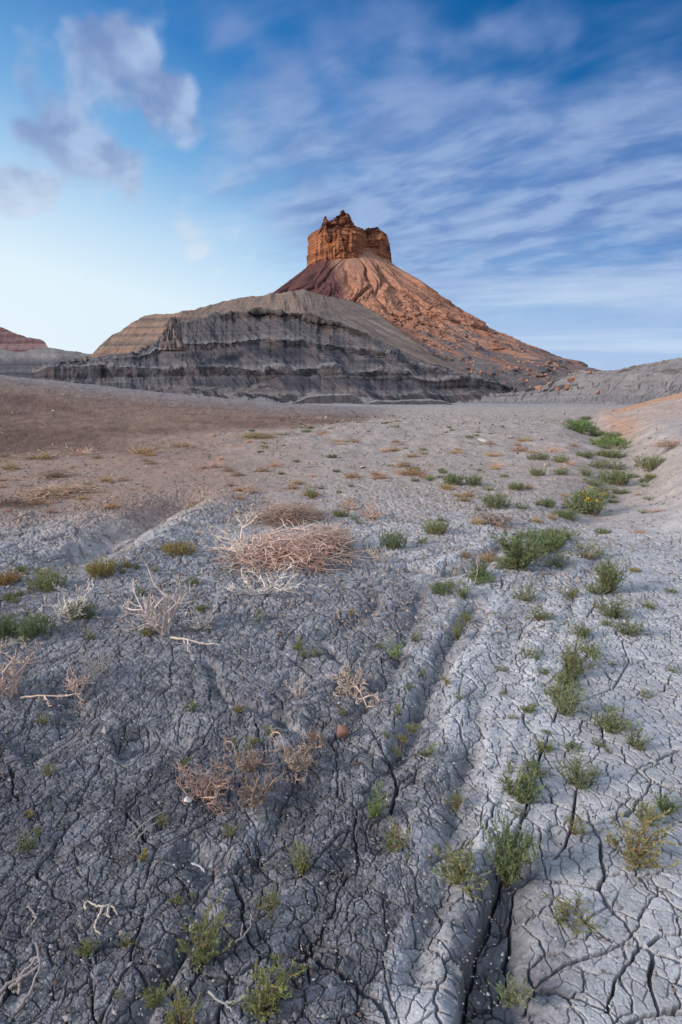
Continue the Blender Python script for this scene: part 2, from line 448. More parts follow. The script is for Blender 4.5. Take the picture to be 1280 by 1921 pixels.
def ground_low(x, y):
    """terrain without cracks; also returns the survey coordinates"""
    x = np.asarray(x, np.float32); y = np.asarray(y, np.float32)
    ys = np.maximum(y, -0.1)
    px, py = survey(x, np.maximum(y, 0.3))
    px = np.clip(px, -1500, 2800)
    h = ybase(ys).astype(np.float32)
    # brown mound on the left
    A = crest_amp(px, [(-1500, 600), (-300, 672), (0, 702), (240, 729), (480, 753), (560, 758.5), (640, 764), (720, 772)], 46.0)
    A = np.clip(A, 0, 7)
    y0 = interp(px, [(-300, 8), (0, 10.5), (300, 16), (600, 22), (720, 30)])
    yw = ys + 1.5 * vnoise(x / 9, y / 9, 5)
    t = (yw - y0) / (46 - y0)
    up = np.clip(t, 0, 1); up = 0.55 * up + 0.45 * up * up * (3 - 2 * up)
    up = up * sstep(-0.02, 0.15, t)
    h = h + A * np.where(t < 1, up, 1 - sstep(0, 1, (ys - 46) / 38))
    # tan mound on the right
    A2 = np.clip(crest_amp(px, [(1080, 800), (1120, 782), (1160, 769), (1200, 757), (1240, 745), (1280, 734), (1400, 705), (2800, 640)], 34.0), 0, 6)
    y0 = interp(px, [(1080, 26), (1200, 18), (1300, 13)])
    t = (ys - y0) / (34 - y0)
    up = np.clip(t, 0, 1); up = 0.5 * up + 0.5 * up * up * (3 - 2 * up)
    h = h + A2 * np.where(t < 1, up, 1 - sstep(0, 1, (ys - 34) / 30))
    # right bank of the wash and the wash itself
    d, t = polydist(x, y, BANK, 8.0)
    h = h + np.where(np.abs(d) < 900, 0.50 * sstep(-0.05, 1.0, d + 0.12 * vnoise(x / .5, y / .5, 3)) * sstep(0, .12, t) * (1 - sstep(.85, 1, t)), 0)
    d, t = polydist(x, y, WASH, 4.0)
    h = h - np.where(np.abs(d) < 900, (0.17 + 0.25 * (1 - sstep(0, .3, t))) * np.exp(-(d / (0.35 + 0.5 * (1 - t))) ** 2) * (1 - sstep(.7, 1, t)), 0)
    # rolling unevenness
    far = np.clip(ys / 6, 0.6, 3)
    h = h + 0.030 * far * fbm(x / 1.9, y / 2.6, 11, 3) * sstep(0, 2.5, ys + 1) + 0.010 * fbm(x / .5, y / .6, 12, 3)
    dl = sstep(940, 560, px) * sstep(900, 1050, py)
    h = h + dl * 0.015 * fbm(x / .34, y / .40, 13, 4)
    g, t = polydist(x, y, GULLY, 2.0)
    h = h + np.where(np.abs(g) < 900, (-0.16 * np.exp(-(g / .28) ** 2) + 0.10 * np.exp(-((g - .55) / .35) ** 2)) * sstep(0, .2, t) * (1 - sstep(.75, 1, t)), 0)
    fur, fband = furrows(x, y)
    h = h + fband * (.013 + .013 * sstep(1.2, 2.2, y)) * fur
    return h, px, py

def ground_fine(x, y, sp, spc):
    """full surface: height and albedo; sp = local mesh spacing in metres"""
    h, px, py = ground_low(x, y)
    sp = sp.astype(np.float32)
    crumb = sstep(-.25, .35, fbm(x / .38, y / .45, 55, 3))
    w1 = vnoise(x / .5, y / .5, 21); w2 = fbm(x / .11, y / .13, 22, 3)
    pxn = px + 26 * fbm(x / .45, y / .6, 23, 4) * np.clip(3.0 / np.maximum(y, .5), .6, 1.6)
    pyn = py + 26 * fbm(x / .9, y / 1.2, 24, 4)
    # dark crumbly ground at the left, pale hard clay at the right
    edge = interp(py, [(700, 700), (900, 690), (980, 640), (1040, 720), (1080, 800), (1130, 872), (1200, 842), (1290, 800), (1340, 812), (1400, 862), (1480, 880), (1560, 866), (1660, 832), (1760, 790), (1860, 742), (1960, 700)])
    dark = sstep(60, -60, pxn - edge) * sstep(985, 1090, pyn)
    deep = dark * sstep(1040, 1500, pyn + 0.25 * (640 - px))
    # ruts, furrows, the long open crack
    cm = np.zeros_like(h)
    wob = 0.012 * fbm(x / .06, y / .06, 31, 3) + 0.03 * vnoise(x / .35, y / .35, 32)
    jag = wob + .010 * fbm(x / .035, y / .035, 37, 2)
    d, t = polydist(x + jag, y + jag, MAIN, 0.6)
    near = sstep(0.62, 0.0, t)
    wid = (0.0040 + 0.0052 * near) * (0.6 + 1.2 * np.abs(vnoise(x / .12, y / .12, 33)))
    gate = sstep(-.45, -.1, vnoise(x / .22, y / .22, 34) + .45 * near + .10) * (1 - sstep(.93, 1, t))
    ad = np.abs(d)
    cut = (1 - sstep(0.35, 1.25, ad / np.maximum(wid, .7 * sp))) * gate
    h = h - 0.085 * cut * np.clip(wid / np.maximum(wid, .7 * sp), .3, 1)
    h = h + np.where(ad < 1, 0.022 * np.exp(-(np.minimum(d, 0) / .12) ** 2) * (d <= 0) * near * (.6 + .8 * np.abs(vnoise(x / .14, y / .14, 38))), 0)          # lifted left lip
    d2, t2 = polydist(x + 3 * wob + .03 * fbm(x / .09, y / .09, 39, 3), y, TROUGH, 0.7)
    tr = np.where(np.abs(d2) < 1, np.exp(-(d2 / (.075 - .035 * t2)) ** 2) * (1 - .75 * t2), 0)
    h = h - 0.06 * tr
    h = h - np.where((ad < 1) & (d > 0), 0.05 * np.exp(-(d / .11) ** 2) * sstep(.42, .16, t), 0)
    furrow = np.zeros_like(h)
    for P, w, dep in RUTS:
        jj = wob * .8 if w > .02 else .35 * wob + .006 * fbm(x / .03, y / .03, 40, 3)
        dd, tt = polydist(x + jj, y + jj, P, 6 * w + .1)
        ww = np.maximum(w * (.75 + .5 * np.abs(vnoise(x / .15, y / .15, 36))), .75 * sp)
        amp = dep * sstep(0, .1, tt) * (1 - sstep(.88, 1, tt)) * np.clip(w / ww, .35, 1)
        prof_ = np.exp(-(dd / ww) ** 2) if w > .02 else 1 - sstep(.3, 1.0, np.abs(dd) / ww)
        f = np.where(np.abs(dd) < 900, prof_ * sstep(0, .1, tt) * (1 - sstep(.88, 1, tt)), 0)
        h = h - dep * f * np.clip(w / ww, .35, 1)
        furrow = np.maximum(furrow, f if w > .02 else 0.4 * f)
    fur, fband = furrows(x, y)
    # polygonal mud cracks
    wx = x + .030 * fbm(x / .16, y / .16, 41, 3) + .006 * fbm(x / .028, y / .028, 42, 2)
    wy = y + .030 * fbm(x / .16, y / .16, 43, 3) + .006 * fbm(x / .028, y / .028, 44, 2)
    rightness = sstep(-80, 240, px - edge) * sstep(900, 1050, py)
    vis = (1 - sstep(.012, .05, spc)) * (1 - sstep(4.5, 12, y)) * (1 - .8 * sstep(2.0, 4.5, y) * sstep(.0, .35, fbm(x / 1.3, y / 1.9, 75, 3)))
    def crack(cell, seed, w, dep, keep):
        e, idv = voronoi_edge(wx, wy, cell, seed)
        k = sstep(keep - .18, keep + .18, .5 + .75 * vnoise(wx / (cell * 1.1), wy / (cell * 1.1), seed + 5))
        we = np.maximum(w * (.6 + .8 * np.abs(vnoise(wx / (cell * .8), wy / (cell * .8), seed + 9)) + .2), .78 * sp)
        c = (1 - sstep(.25, 1.05, e / we)) * k
        return c * dep * np.clip(1.8 * w / we, .45, 1), e, idv
    cL, eL, iL = crack(.27, 101, .0050, .055, .30)
    cM, eM, iM = crack(.098, 102, .0031, .032, .30)
    cS, eS, iS = crack(.043, 103, .0021, .018, .36)
    cT, eT, iT = crack(.021, 104, .0012, .006, .45)
    soft = 1 - .45 * deep
    cM = cM * (1 - .40 * dark * crumb); cS = cS * (1 - .3 * dark * crumb)
    h = h - vis * (cL * (.65 + .35 * rightness) + cM * soft * (1 - .35 * rightness * sstep(1500, 1800, py)) + cS * (1 - .6 * rightness * sstep(1400, 1700, py)) + cT * (.25 + .75 * dark))
    plate = np.clip(eM / .010, 0, 1)
    h = h + vis * .0018 * (1 - (1 - plate) ** 2) + vis * .0030 * (iM - .5) * (1 - rightness * .6) * sstep(0, .005, eM) + vis * .003 * (iL - .5) * sstep(0, .008, eL)
    # crumbs
    rg = ridged(x / .045, y / .05, 51, 3)
    h = h + (0.0015 + 0.0040 * dark * crumb) * (rg - .6) + (.0013 + .0030 * dark * (.4 + .6 * crumb)) * fbm(x / .008, y / .008, 52, 3) * (1 - sstep(.004, .012, sp))
    nearv = 1 - sstep(2.2, 5.0, y)
    h = h + nearv * dark * crumb * (.0035 * (iT - .5) * sstep(0, .004, eT) + .0042 * (iS - .5) * sstep(0, .006, eS))
    clod = ridged(x / .16, y / .18, 53, 3)
    h = h + .007 * dark * (clod - .6) + .006 * dark * fbm(x / .07, y / .07, 57, 2)
    rgh = sstep(935, 985, py) * sstep(1100, 1040, py) * sstep(520, 330, px + 60 * w1)
    h = h + rgh * (.045 * (ridged(x / .42, y / .55, 56, 4) - .55) + .03 * (iL - .5) * sstep(0, .02, eL))
    midr = sstep(3.0, 6, y) * (1 - sstep(40, 90, y))
    h = h + midr * .018 * fbm(x / .28, y / .42, 54, 4) * np.clip(sp / .05, .4, 2.0)

    # ---------------- albedo of the soils
    C = lambda *c: np.array(c, np.float32)
    pale, ash, coal = C(.420, .424, .442), C(.240, .241, .258), C(.125, .125, .141)
    brown, dbrown, tan, dust = C(.245, .160, .122), C(.160, .098, .072), C(.47, .275, .175), C(.32, .305, .31)
    mx = lambda a, b, k: a + (b - a) * k[..., None]
    shift = 46 * (iM - .5) + 40 * (iL - .5) + 40 * fbm(x / .10, y / .12, 67, 3)
    dark = sstep(70, -130, pxn + shift * vis - edge) * sstep(985, 1090, pyn)
    deep = dark * sstep(1060, 1700, pyn + 0.35 * (560 - px)) * (.75 + .5 * crumb)
    n1 = fbm(x / .7, y / .9, 61, 5); n2 = fbm(x / .12, y / .12, 62, 4)
    col = np.broadcast_to(pale, x.shape + (3,)).copy()
    col = mx(col, ash, np.clip(dark * (.85 + .5 * n1), 0, 1))
    col = mx(col, coal, np.clip(deep * (.95 + .6 * n1), 0, 1))
    # far flats turn warmer, left flats brown
    col = mx(col, C(.385, .325, .288), sstep(1060, 880, pyn) * .95)
    lb = sstep(1050, 930, pyn + .05 * px) * sstep(720, 300, pxn + .30 * (pyn - 860))
    col = mx(col, C(.330, .226, .178), np.clip(lb * (.9 + .6 * n1 + .4 * n2), 0, 1))
    mound = sstep(-.02, .10, (np.maximum(y, 0) - interp(px, [(-300, 8), (0, 10.5), (300, 16), (600, 22), (760, 30)])) / 30 + .03 * fbm(x / 3, y / 3, 63, 3)) * sstep(800, 660, pxn + 40 * n1)
    mcol = mx(np.broadcast_to(brown, col.shape), dbrown, sstep(-.25, .5, fbm(x / 5, y / 3, 64, 4)) * .8)
    mcol = mx(mcol, C(.27, .24, .24), sstep(24, 44, y) * .8)
    col = mx(col, mcol, mound)
    foot = np.exp(-((py - 838 - .02 * (px - 100)) / 16) ** 2) * sstep(420, 200, px)
    col = mx(col, dbrown * .9, foot * .6)
    stain = np.exp(-((py - 945) / 12) ** 2 - ((px - 30) / 70) ** 2)
    col = mx(col, dbrown * .7, np.clip(stain * 1.2, 0, 1))
    col = mx(col, dust, sstep(66, 84, y) * sstep(-.3, .2, n1 + .3))
    rt = sstep(1100, 1190, pxn) * sstep(14, 22, y) * (1 - sstep(42, 60, y))
    col = mx(col, tan, rt * .9)
    bd, bt = polydist(x, y, BANK, 4.0)
    col = mx(col, C(.38, .355, .345), np.where(np.abs(bd) < 900, sstep(0, .8, bd), 0) * .6)
    trough_tone = np.where(np.abs(d2) < 1, np.exp(-(d2 / .10) ** 2) * (1 - sstep(.35, .7, t2)), 0)  # darker coal tone following the trough line
    col = mx(col, coal * 1.15, np.clip(trough_tone * 1.1, 0, .9))
    col = mx(col, ash * .8, np.clip(furrow * (1 - deep) * .75, 0, 1))
    col = col * (1 + np.clip(.5 * fur, -.30, .22) * fband)[..., None]
    flow = fbm((x + .35 * y) / .12, y / 1.6, 65, 4)
    col = col * (1 + .16 * n1 + .16 * n2 + .12 * flow * (1 - sstep(8, 16, y)))[..., None]
    col = col * (1 + (.20 + .15 * dark) * (iM - .5) * vis + (.12 + .25 * dark) * (iS - .5) * vis + .35 * dark * (iT - .5) * nearv)[..., None]
    grit = 1.3 * fbm(x / .006, y / .006, 68, 2) * (1 - sstep(.003, .010, sp)) + .8 * fbm(x / .03, y / .03, 69, 2)
    col = col * (1 + (.18 + .34 * dark) * grit)[..., None]
    spk = sstep(.35, .65, fbm(x / .16, y / .5, 66, 3)) * sstep(3, 9, y)
    col = col * (1 - .38 * spk)[..., None]
    drain = sstep(.80, .95, ridged((x + .2 * y) / 2.6, y / 9, 73, 3)) * mound
    col = col * (1 - .25 * drain)[..., None]
    col = mx(col, ash * .8, rgh * sstep(.0, .4, n2 + .5 * n1) * .7)
    mott = fbm(x / .45, y / 1.6, 74, 4) * sstep(8, 14, y)
    col = col * (1 + .35 * mott)[..., None]
    return h, np.clip(col, .02, .7)

def build_ground():
    pys = np.concatenate([np.linspace(2110, 1930, 60), np.linspace(1929, 748, int(1330 * QUAL))])
    yy = flat(np.full_like(pys, 640.), pys)[1]
    yy = np.concatenate([yy[0] - .02 * 1.16 ** np.arange(28)[::-1] * np.linspace(28, 1, 28), yy, yy[-1] * 1.018 ** np.arange(1, 60)])
    s0 = np.linspace(0, .665, int(575 * QUAL)); ds = s0[1]
    o1 = .665 + ds * (1.02 ** np.arange(1, 121) - 1) / .02
    d2 = o1[-1] - o1[-2]
    o2 = o1[-1] + d2 * (1.08 ** np.arange(1, 54) - 1) / .08
    sh = np.concatenate([s0, o1, o2]); s = np.concatenate([-sh[:0:-1], sh])
    NC = len(s)
    Y = np.repeat(yy[:, None], NC, 1).astype(np.float32)
    W = np.maximum(Y * CT + EYE * ST, .95)
    X = (s[None, :] * W).astype(np.float32)
    spc = (np.gradient(s)[None, :] * W).astype(np.float32)
    sp = np.maximum(np.repeat(np.gradient(yy)[:, None], NC, 1) * .75, spc)
    H, colr = ground_fine(X, Y, sp, spc)
    V = np.stack([X, Y, H], -1).reshape(-1, 3); Cc = colr.reshape(-1, 3)
    faces = [grid_faces(len(yy), NC)]
    # coarse land all round, a little lower where the fine sheet lies on it
    gx = np.sign(np.linspace(-1, 1, 121)) * np.abs(np.linspace(-1, 1, 121)) ** 2.6 * 4000
    GX, GY = np.meshgrid(gx, gx + 0.0)
    GH, _, _ = ground_low(GX, GY)
    GH = np.where(GY < -2, 0.0, GH)
    inside = (np.abs(GX) < s[-1] * .95 * np.maximum(GY * CT + EYE * ST, .95)) & (GY > yy[0] * .95) & (GY < yy[-1] * .97)
    GH = np.where(inside, GH - .9 - .004 * np.abs(GY), GH - .10)
    V2 = np.stack([GX, GY, GH], -1).reshape(-1, 3)
    c2 = np.where((GX < 0)[..., None], np.array([.22, .19, .18]), np.array([.38, .36, .35])).reshape(-1, 3)
    faces.append(grid_faces(121, 121, len(V)))
    mat = earth_mat("cracked_clay", [(60.0, .6, .006), (260.0, .8, .0025)], .22, .97, 6.0, 240)
    structure(link_mesh("ground", np.concatenate([V, V2]), faces, mat, np.concatenate([Cc, c2])))
build_ground()

def gz(x, y):
    return float(ground_low(np.array([x]), np.array([y]))[0][0])

def on_ground(px, py):
    """world point of the ground seen at a photo pixel"""
    X, dy, dz = (float(q) for q in ray(px, py))
    lo = None
    ts = np.geomspace(.8, 170, 1500)
    xs, ys, zs = X * ts, dy * ts, EYE + dz * ts
    g = ground_low(xs, ys)[0]
    k = np.argmax(zs < g)
    if not (zs < g).any(): k = len(ts) - 1
    return xs[k], ys[k], float(g[k])

# ------------------------------------------------------------------ hills
def normals_of(P):
    du = np.gradient(P, axis=1); dv = np.gradient(P, axis=0)
    n = np.cross(du, dv)
    n /= np.linalg.norm(n, axis=-1, keepdims=True) + 1e-9
    s = np.where(n[..., 1:2] > 0, -1, 1)          # face the plain
    return n * s

def hill(name, x0, x1, step, y0, curves, slopes, nseg, mat, displace, colour, back=32, backrows=24, ragged=0, base_drop=3.0, taper=None):
    """a badland hill: ledge lines from foot to crest given along the hill, joined by slopes of known steepness, with a back side of its own"""
    px = np.arange(x0, x1 + step, step, dtype=float)
    nc = len(px)
    yb = interp(px, y0) if isinstance(y0, list) else np.full(nc, float(y0))
    zb = ybase(yb) - 0.3
    rows = []
    X, dy0, dz0 = ray(px, np.full(nc, 735.))
    P = np.stack([X / dy0 * (yb - 6), yb - 6, zb - base_drop], -1); rows.append(P)
    cur_y, cur_z = yb, zb
    P0 = np.stack([X / dy0 * yb, yb, zb], -1)
    prev = P0
    key = [0]
    for ci, (cv, sl, n) in enumerate(zip(curves, slopes, nseg)):
        py = sinterp(px, cv)
        if ragged: py = py + ragged * (fbm(px / 36, px * 0 + (ci // 2) * 3.3, 200 + ci // 2, 3) * 1.5 + .10 * vnoise(px / 5.5, px * 0 + ci // 2, 230 + ci // 2))
        X, dy, dz = ray(px, py)
        k = dz / dy
        T = np.tan(np.radians(interp(px, sl) if isinstance(sl, list) else sl))
        y = (EYE - cur_z + cur_y * T) / (T - k)
        y = np.maximum(y, cur_y + .15)
        z = EYE + y * k
        low = z < cur_z + .05
        z = np.where(low, cur_z + .05, z); y = np.where(low, cur_y + .15, y)
        nxt = np.stack([X / dy * y, y, z], -1)
        for i in range(1, n + 1):
            f = i / n
            rows.append(prev + (nxt - prev) * f)
        key.append(len(rows) - 1)
        prev = nxt; cur_y, cur_z = y, z
    # far side
    Xn = prev[:, 0] / prev[:, 1]
    drop = cur_z - (ybase(cur_y) - 4)
    L = drop / math.tan(rad(back)) + 4
    for i in range(1, backrows + 1):
        f = (i / backrows) ** 1.5
        y = cur_y + L * f
        z = cur_z - drop * (f ** 1.25)
        rows.append(np.stack([Xn * y, y, z], -1))
    G = np.stack(rows, 0)
    N = normals_of(G)
    d = displace(G, N, px)
    if taper is not None: d = d * taper(px)[None, :]
    d[0] = 0
    G = G + N * d[..., None]
    colr = colour(G, normals_of(G), px, key)
    return structure(link_mesh(name, G.reshape(-1, 3), [grid_faces(*G.shape[:2])], mat, colr.reshape(-1, 3)))

C3 = lambda *c: np.array(c, np.float32)
def mixc(a, b, k): return a + (b - a) * np.clip(k, 0, 1)[..., None]

def strata(z, x, scale, seed, warp=.25):
    zz = z + warp * fbm(x / 14, z / 9, seed + 1, 3)
    return fbm(zz / scale, zz * 0 + 3.7, seed, 4)

def lean_of(px): return np.interp(px, [250, 350, 470, 900], [.10, .4, 1.0, 1.6])
def slant(G, px):
    ang = (px - 640) / F
    return (ang * 150)[None, :] + lean_of(px)[None, :] * G[..., 2]
def grey_disp(G, N, px):
    x, y, z = G[..., 0], G[..., 1], G[..., 2]
    s = slant(G, px) + 1.2 * fbm(x / 6, z / 4, 306, 3)  # rills lean to the right on the way down
    m = sstep(-.2, .35, fbm(x / 14, z / 7, 307, 2))
    ril = ridged(s / 3.6, z / 22, 302, 4)
    big = fbm(s / 11, z / 14, 303, 4)
    led = strata(z, x, .8, 304, .5)
    fine = fbm(s / .8, z / 1.4, 305, 4)
    return 2.6 * big - .75 * m * (ril - .5) + .45 * led + .34 * fine

def front_colour(G, N, px, key):
    x, y, z = G[..., 0], G[..., 1], G[..., 2]
    nr = G.shape[0]
    seg = np.interp(np.arange(nr), key, np.arange(len(key)))[:, None] + 0 * x
    st = strata(z, x, 1.1, 311, .5)
    st2 = strata(z, x, .33, 312, .3)
    s = slant(G, px) + 1.0 * fbm(x / 5, z / 4, 316, 3)
    streak = fbm(s / 2.2, z / 7, 313, 4)
    pat = fbm(s / 7, z / 5, 314, 3)
    seg = seg + .30 * fbm(s / 1.6, z / 2, 315, 4)
    pal = np.array([(.27, .26, .265), (.060, .057, .067), (.080, .080, .098), (.040, .038, .048), (.215, .207, .212), (.064, .065, .082), (.041, .040, .050), (.20, .19, .195), (.108, .103, .114), (.062, .052, .052), (.13, .11, .10), (.13, .11, .10)], np.float32)  # dark ledge-cliff entries have shade painted in; the rest are clay tones
    col = pal[np.clip(np.floor(seg), 0, 11).astype(int)]
    capk = np.broadcast_to(sstep(405, 440, px) * sstep(715, 690, px), (px.size,))[None, :] + 0 * x
    col = mixc(col, C3(.108, .103, .112), (np.floor(seg) >= 9) * (1 - capk))
    # pale silt gathers at the foot of each slope
    brk = sstep(.15, -.25, fbm((px / 34)[None, :] + 0 * x, z / 9, 317, 3))
    col = mixc(col, C3(.115, .110, .125), ((np.floor(seg) == 6) | (np.floor(seg) == 3)) * brk * .75)
    fr = seg - np.floor(seg)
    for k, sg in ((.55, 2), (.40, 5), (.25, 8)):
        col = mixc(col, C3(.26, .25, .255), (np.floor(seg) == sg) * sstep(.35, .0, fr + .25 * streak) * k)
    col = mixc(col, C3(.055, .055, .067), sstep(.05, .4, st) * .45)
    col = mixc(col, C3(.20, .19, .195), sstep(.12, .5, -st + .5 * streak) * .38)
    # paler silt towards the left spur, warmer towards the right end
    lft = np.broadcast_to(sstep(400, 200, px)[None, :], x.shape)
    col = mixc(col, C3(.22, .212, .222), lft * .34 * (np.floor(seg) != 3))
    col = mixc(col, C3(.19, .15, .14), sstep(-.1, .4, pat) * .35)
    lines = ridged(s / 1.1, z / 9, 318, 2) - .6
    return np.clip(col * (.84 + .24 * st2 + .15 * streak + .21 * pat + .30 * lines)[..., None], .012, .6)

def brown_disp(G, N, px):
    x, y, z = G[..., 0], G[..., 1], G[..., 2]
    s = x + np.interp(px, [200, 500, 565, 640], [-.3, -.2, .5, 1.3])[None, :] * z
    ril = ridged(s / 2.8 + .5 * vnoise(x / 9, z / 5, 321), z / 24, 322, 3)
    return 1.6 * fbm(s / 12, z / 10, 323, 4) - .22 * (ril - .5) + .16 * strata(z, x, 1.0, 324)

def brown_colour(G, N, px, key):
    x, y, z = G[..., 0], G[..., 1], G[..., 2]
    st = strata(z, x, 1.3, 331, .4)
    streak = fbm((x + np.interp(px, [200, 500, 565, 640], [-.3, -.2, .5, 1.3])[None, :] * z) / 1.4, z / 16, 333, 4)
    col = np.broadcast_to(C3(.205, .155, .130), G.shape).copy()
    right = np.broadcast_to(sstep(535, 600, px)[None, :], x.shape)
    col = mixc(col, C3(.118, .100, .097), right * .92)
    left = np.broadcast_to(sstep(420, 280, px)[None, :], x.shape)
    col = mixc(col, C3(.33, .205, .145), left * sstep(-.2, .3, st + .15) * .55)
    col = mixc(col, C3(.15, .11, .10), left * sstep(.15, .45, -st + .5 * fbm(x / 6, z / 2.5, 336, 3)) * .6)
    col = mixc(col, C3(.33, .29, .26), sstep(.1, .5, streak) * .25)
    return np.clip(col * (1 + .24 * st + .08 * streak + .15 * fbm(x / 1.2, z / 1.2, 335, 3))[..., None], .015, .6)

badland_mat = earth_mat("badland_clay", [(.55, .7, .5), (2.2, .7, .2)], .22, .98, .35)

K_BASE = [(60, 734), (85, 728), (300, 742), (380, 744), (480, 746), (560, 749), (700, 750), (850, 748), (935, 748), (1000, 748)]
K4 = [(60, 722), (85, 716), (200, 716), (300, 728), (380, 734), (480, 737), (560, 742), (640, 741), (700, 741), (850, 739), (935, 741), (1000, 745)]
K3B = [(60, 712), (85, 713), (200, 712), (220, 709), (300, 708), (340, 714), (400, 703), (500, 711), (540, 711), (600, 706), (640, 716), (700, 713), (770, 716), (790, 724), (850, 730), (895, 732), (935, 738), (960, 744), (1000, 747)]
K3 = [(60, 700), (85, 689), (130, 685), (180, 683), (210, 690), (240, 686), (290, 688), (330, 697), (345, 690), (400, 684), (425, 688), (500, 695), (540, 693), (600, 690), (625, 692), (642, 701), (690, 697), (720, 696), (770, 702), (792, 713), (850, 716), (895, 711), (930, 714), (942, 728), (960, 741), (1000, 746)]
K3T = [(60, 698), (85, 687), (130, 682), (180, 679), (210, 686), (240, 682), (290, 684), (330, 692), (345, 686), (400, 680), (425, 684), (500, 690), (540, 688), (600, 685), (625, 688), (642, 696), (690, 693), (720, 692), (770, 698), (792, 709), (850, 713), (895, 709), (930, 712), (942, 727), (960, 740), (1000, 745)]
K2B = [(60, 697), (85, 686), (180, 677), (210, 678), (260, 672), (300, 662), (345, 656), (400, 655), (440, 648), (500, 646), (560, 652), (600, 654), (640, 658), (660, 665), (700, 671), (740, 682), (780, 695), (830, 706), (900, 708), (930, 711), (942, 726), (1000, 744)]
K2 = [(60, 696), (85, 685), (180, 675), (210, 675), (260, 665), (300, 652), (345, 644), (400, 643), (440, 638), (500, 635), (560, 640), (600, 643), (640, 648), (660, 655), (700, 661), (740, 672), (780, 686), (830, 704), (900, 707), (930, 710), (942, 725), (1000, 743)]
K2T = [(p[0], p[1] - 3.2 * float(np.interp(p[0], [60, 180, 300, 760, 850, 940], [.1, .4, 1, 1, .4, .1]))) for p in K2]
K1B = [(60, 695), (85, 684), (180, 673), (210, 672), (260, 660), (300, 643), (316, 628), (345, 617), (400, 604), (450, 596), (500, 592), (560, 597), (610, 612), (640, 619), (675, 633), (692, 640), (720, 652), (760, 671), (800, 688), (850, 703.5), (900, 706), (930, 709), (942, 724), (1000, 742)]
K1 = [(60, 694), (85, 683), (180, 671), (210, 670), (260, 657), (300, 640), (316, 622), (345, 608), (365, 603), (400, 592), (440, 586), (470, 583), (500, 583), (540, 588), (570, 593), (610, 603), (640, 609), (675, 620), (692, 630), (720, 649), (760, 669), (800, 686), (850, 703), (900, 705), (930, 708), (942, 723), (1000, 741)]
hill("hills", 60, 1000, .8, [(60, 150), (85, 138), (300, 140), (560, 130), (900, 128), (1000, 128)],
     [K_BASE, K4, K3B, K3, K3T, K2B, K2, K2T, K1B, K1], [10, 14, 27, 72, 12, 29, [(60, 35), (380, 66), (620, 70), (760, 62), (900, 40)], 12, 31, [(60, 30), (400, 32), (450, 55), (660, 58), (710, 33), (1000, 30)]], [5, 12, 18, 16, 7, 32, 14, 6, 36, 12], badland_mat, grey_disp, front_colour, back=20, ragged=1.9)

H2A = [(140, 690), (180, 682), (230, 672), (300, 668), (345, 655), (400, 630), (460, 620), (540, 615), (610, 632), (680, 650), (760, 690), (850, 712), (960, 730)]
H2B = [(140, 684), (180, 668), (190, 658), (230, 652), (300, 650), (345, 632), (400, 610), (460, 598), (540, 592), (610, 606), (680, 628), (760, 668), (850, 705), (960, 725)]
H2C = [(140, 682), (180, 663), (190, 650), (205, 640), (230, 636), (300, 634), (345, 618), (400, 596), (460, 580), (540, 572), (610, 585), (680, 610), (760, 650), (850, 700), (960, 724)]
H2D = [(140, 680), (172, 667), (182, 658), (190, 645), (205, 632), (225, 620), (250, 603), (270, 594), (290, 590), (330, 588), (360, 582), (400, 570), (450, 559), (500, 553), (540, 549), (565, 542), (585, 549), (620, 557), (660, 567), (690, 579), (710, 591), (735, 607), (760, 628), (790, 650), (820, 671), (850, 690), (900, 712), (960, 723)]
hill("hills", 140, 960, .9, [(140, 205), (300, 195), (560, 176), (960, 138)], [H2A, H2B, H2C, H2D],
     [26, [(140, 45), (320, 48), (420, 30), (960, 28)], 28, [(140, 36), (300, 32), (560, 30), (960, 27)]], [20, 26, 24, 40], badland_mat, brown_disp, brown_colour, back=30, ragged=1.2)

# low mud benches at the foot of the hill
def bench_colour(G, N, px, key):
    x, y, z = G[..., 0], G[..., 1], G[..., 2]
    steep = 1 - np.clip(N[..., 2], 0, 1)
    n = fbm(x / 1.2, y / 2.2 + z, 341, 4)
    seg = np.interp(np.arange(G.shape[0]), key, np.arange(len(key)))[:, None] + .15 * n
    col = np.broadcast_to(C3(.25, .24, .245), G.shape).copy()
    col = mixc(col, C3(.080, .074, .077), (seg > .9) * (seg < 2.0) * 1.0)
    return np.clip(col * (1 + .3 * n)[..., None], .015, .6)
def bench_disp(G, N, px):
    x, y, z = G[..., 0], G[..., 1], G[..., 2]
    return .35 * fbm(x / 2.6, z / 2.5, 345, 4)
hill("hills", 548, 688, .8, 112, [[(548, 758), (575, 756), (660, 756), (688, 758)], [(548, 756.5), (575, 746), (600, 742), (655, 741), (668, 743), (688, 757)], [(548, 756), (575, 744), (600, 740), (655, 739), (668, 741.5), (688, 756)]],
     [12, 38, 8], [3, 12, 8], badland_mat, bench_disp, bench_colour, back=8, ragged=1.1, base_drop=1.5)
hill("hills", 680, 852, .8, 104, [[(680, 762), (700, 760.5), (830, 760.5), (852, 762)], [(680, 760.5), (700, 754), (760, 752), (815, 751), (835, 754), (852, 761)], [(680, 760), (700, 752), (760, 750), (815, 749), (835, 753), (852, 760.5)]],
     [12, 36, 7], [3, 12, 8], badland_mat, bench_disp, bench_colour, back=6, ragged=1.0, base_drop=1.5)

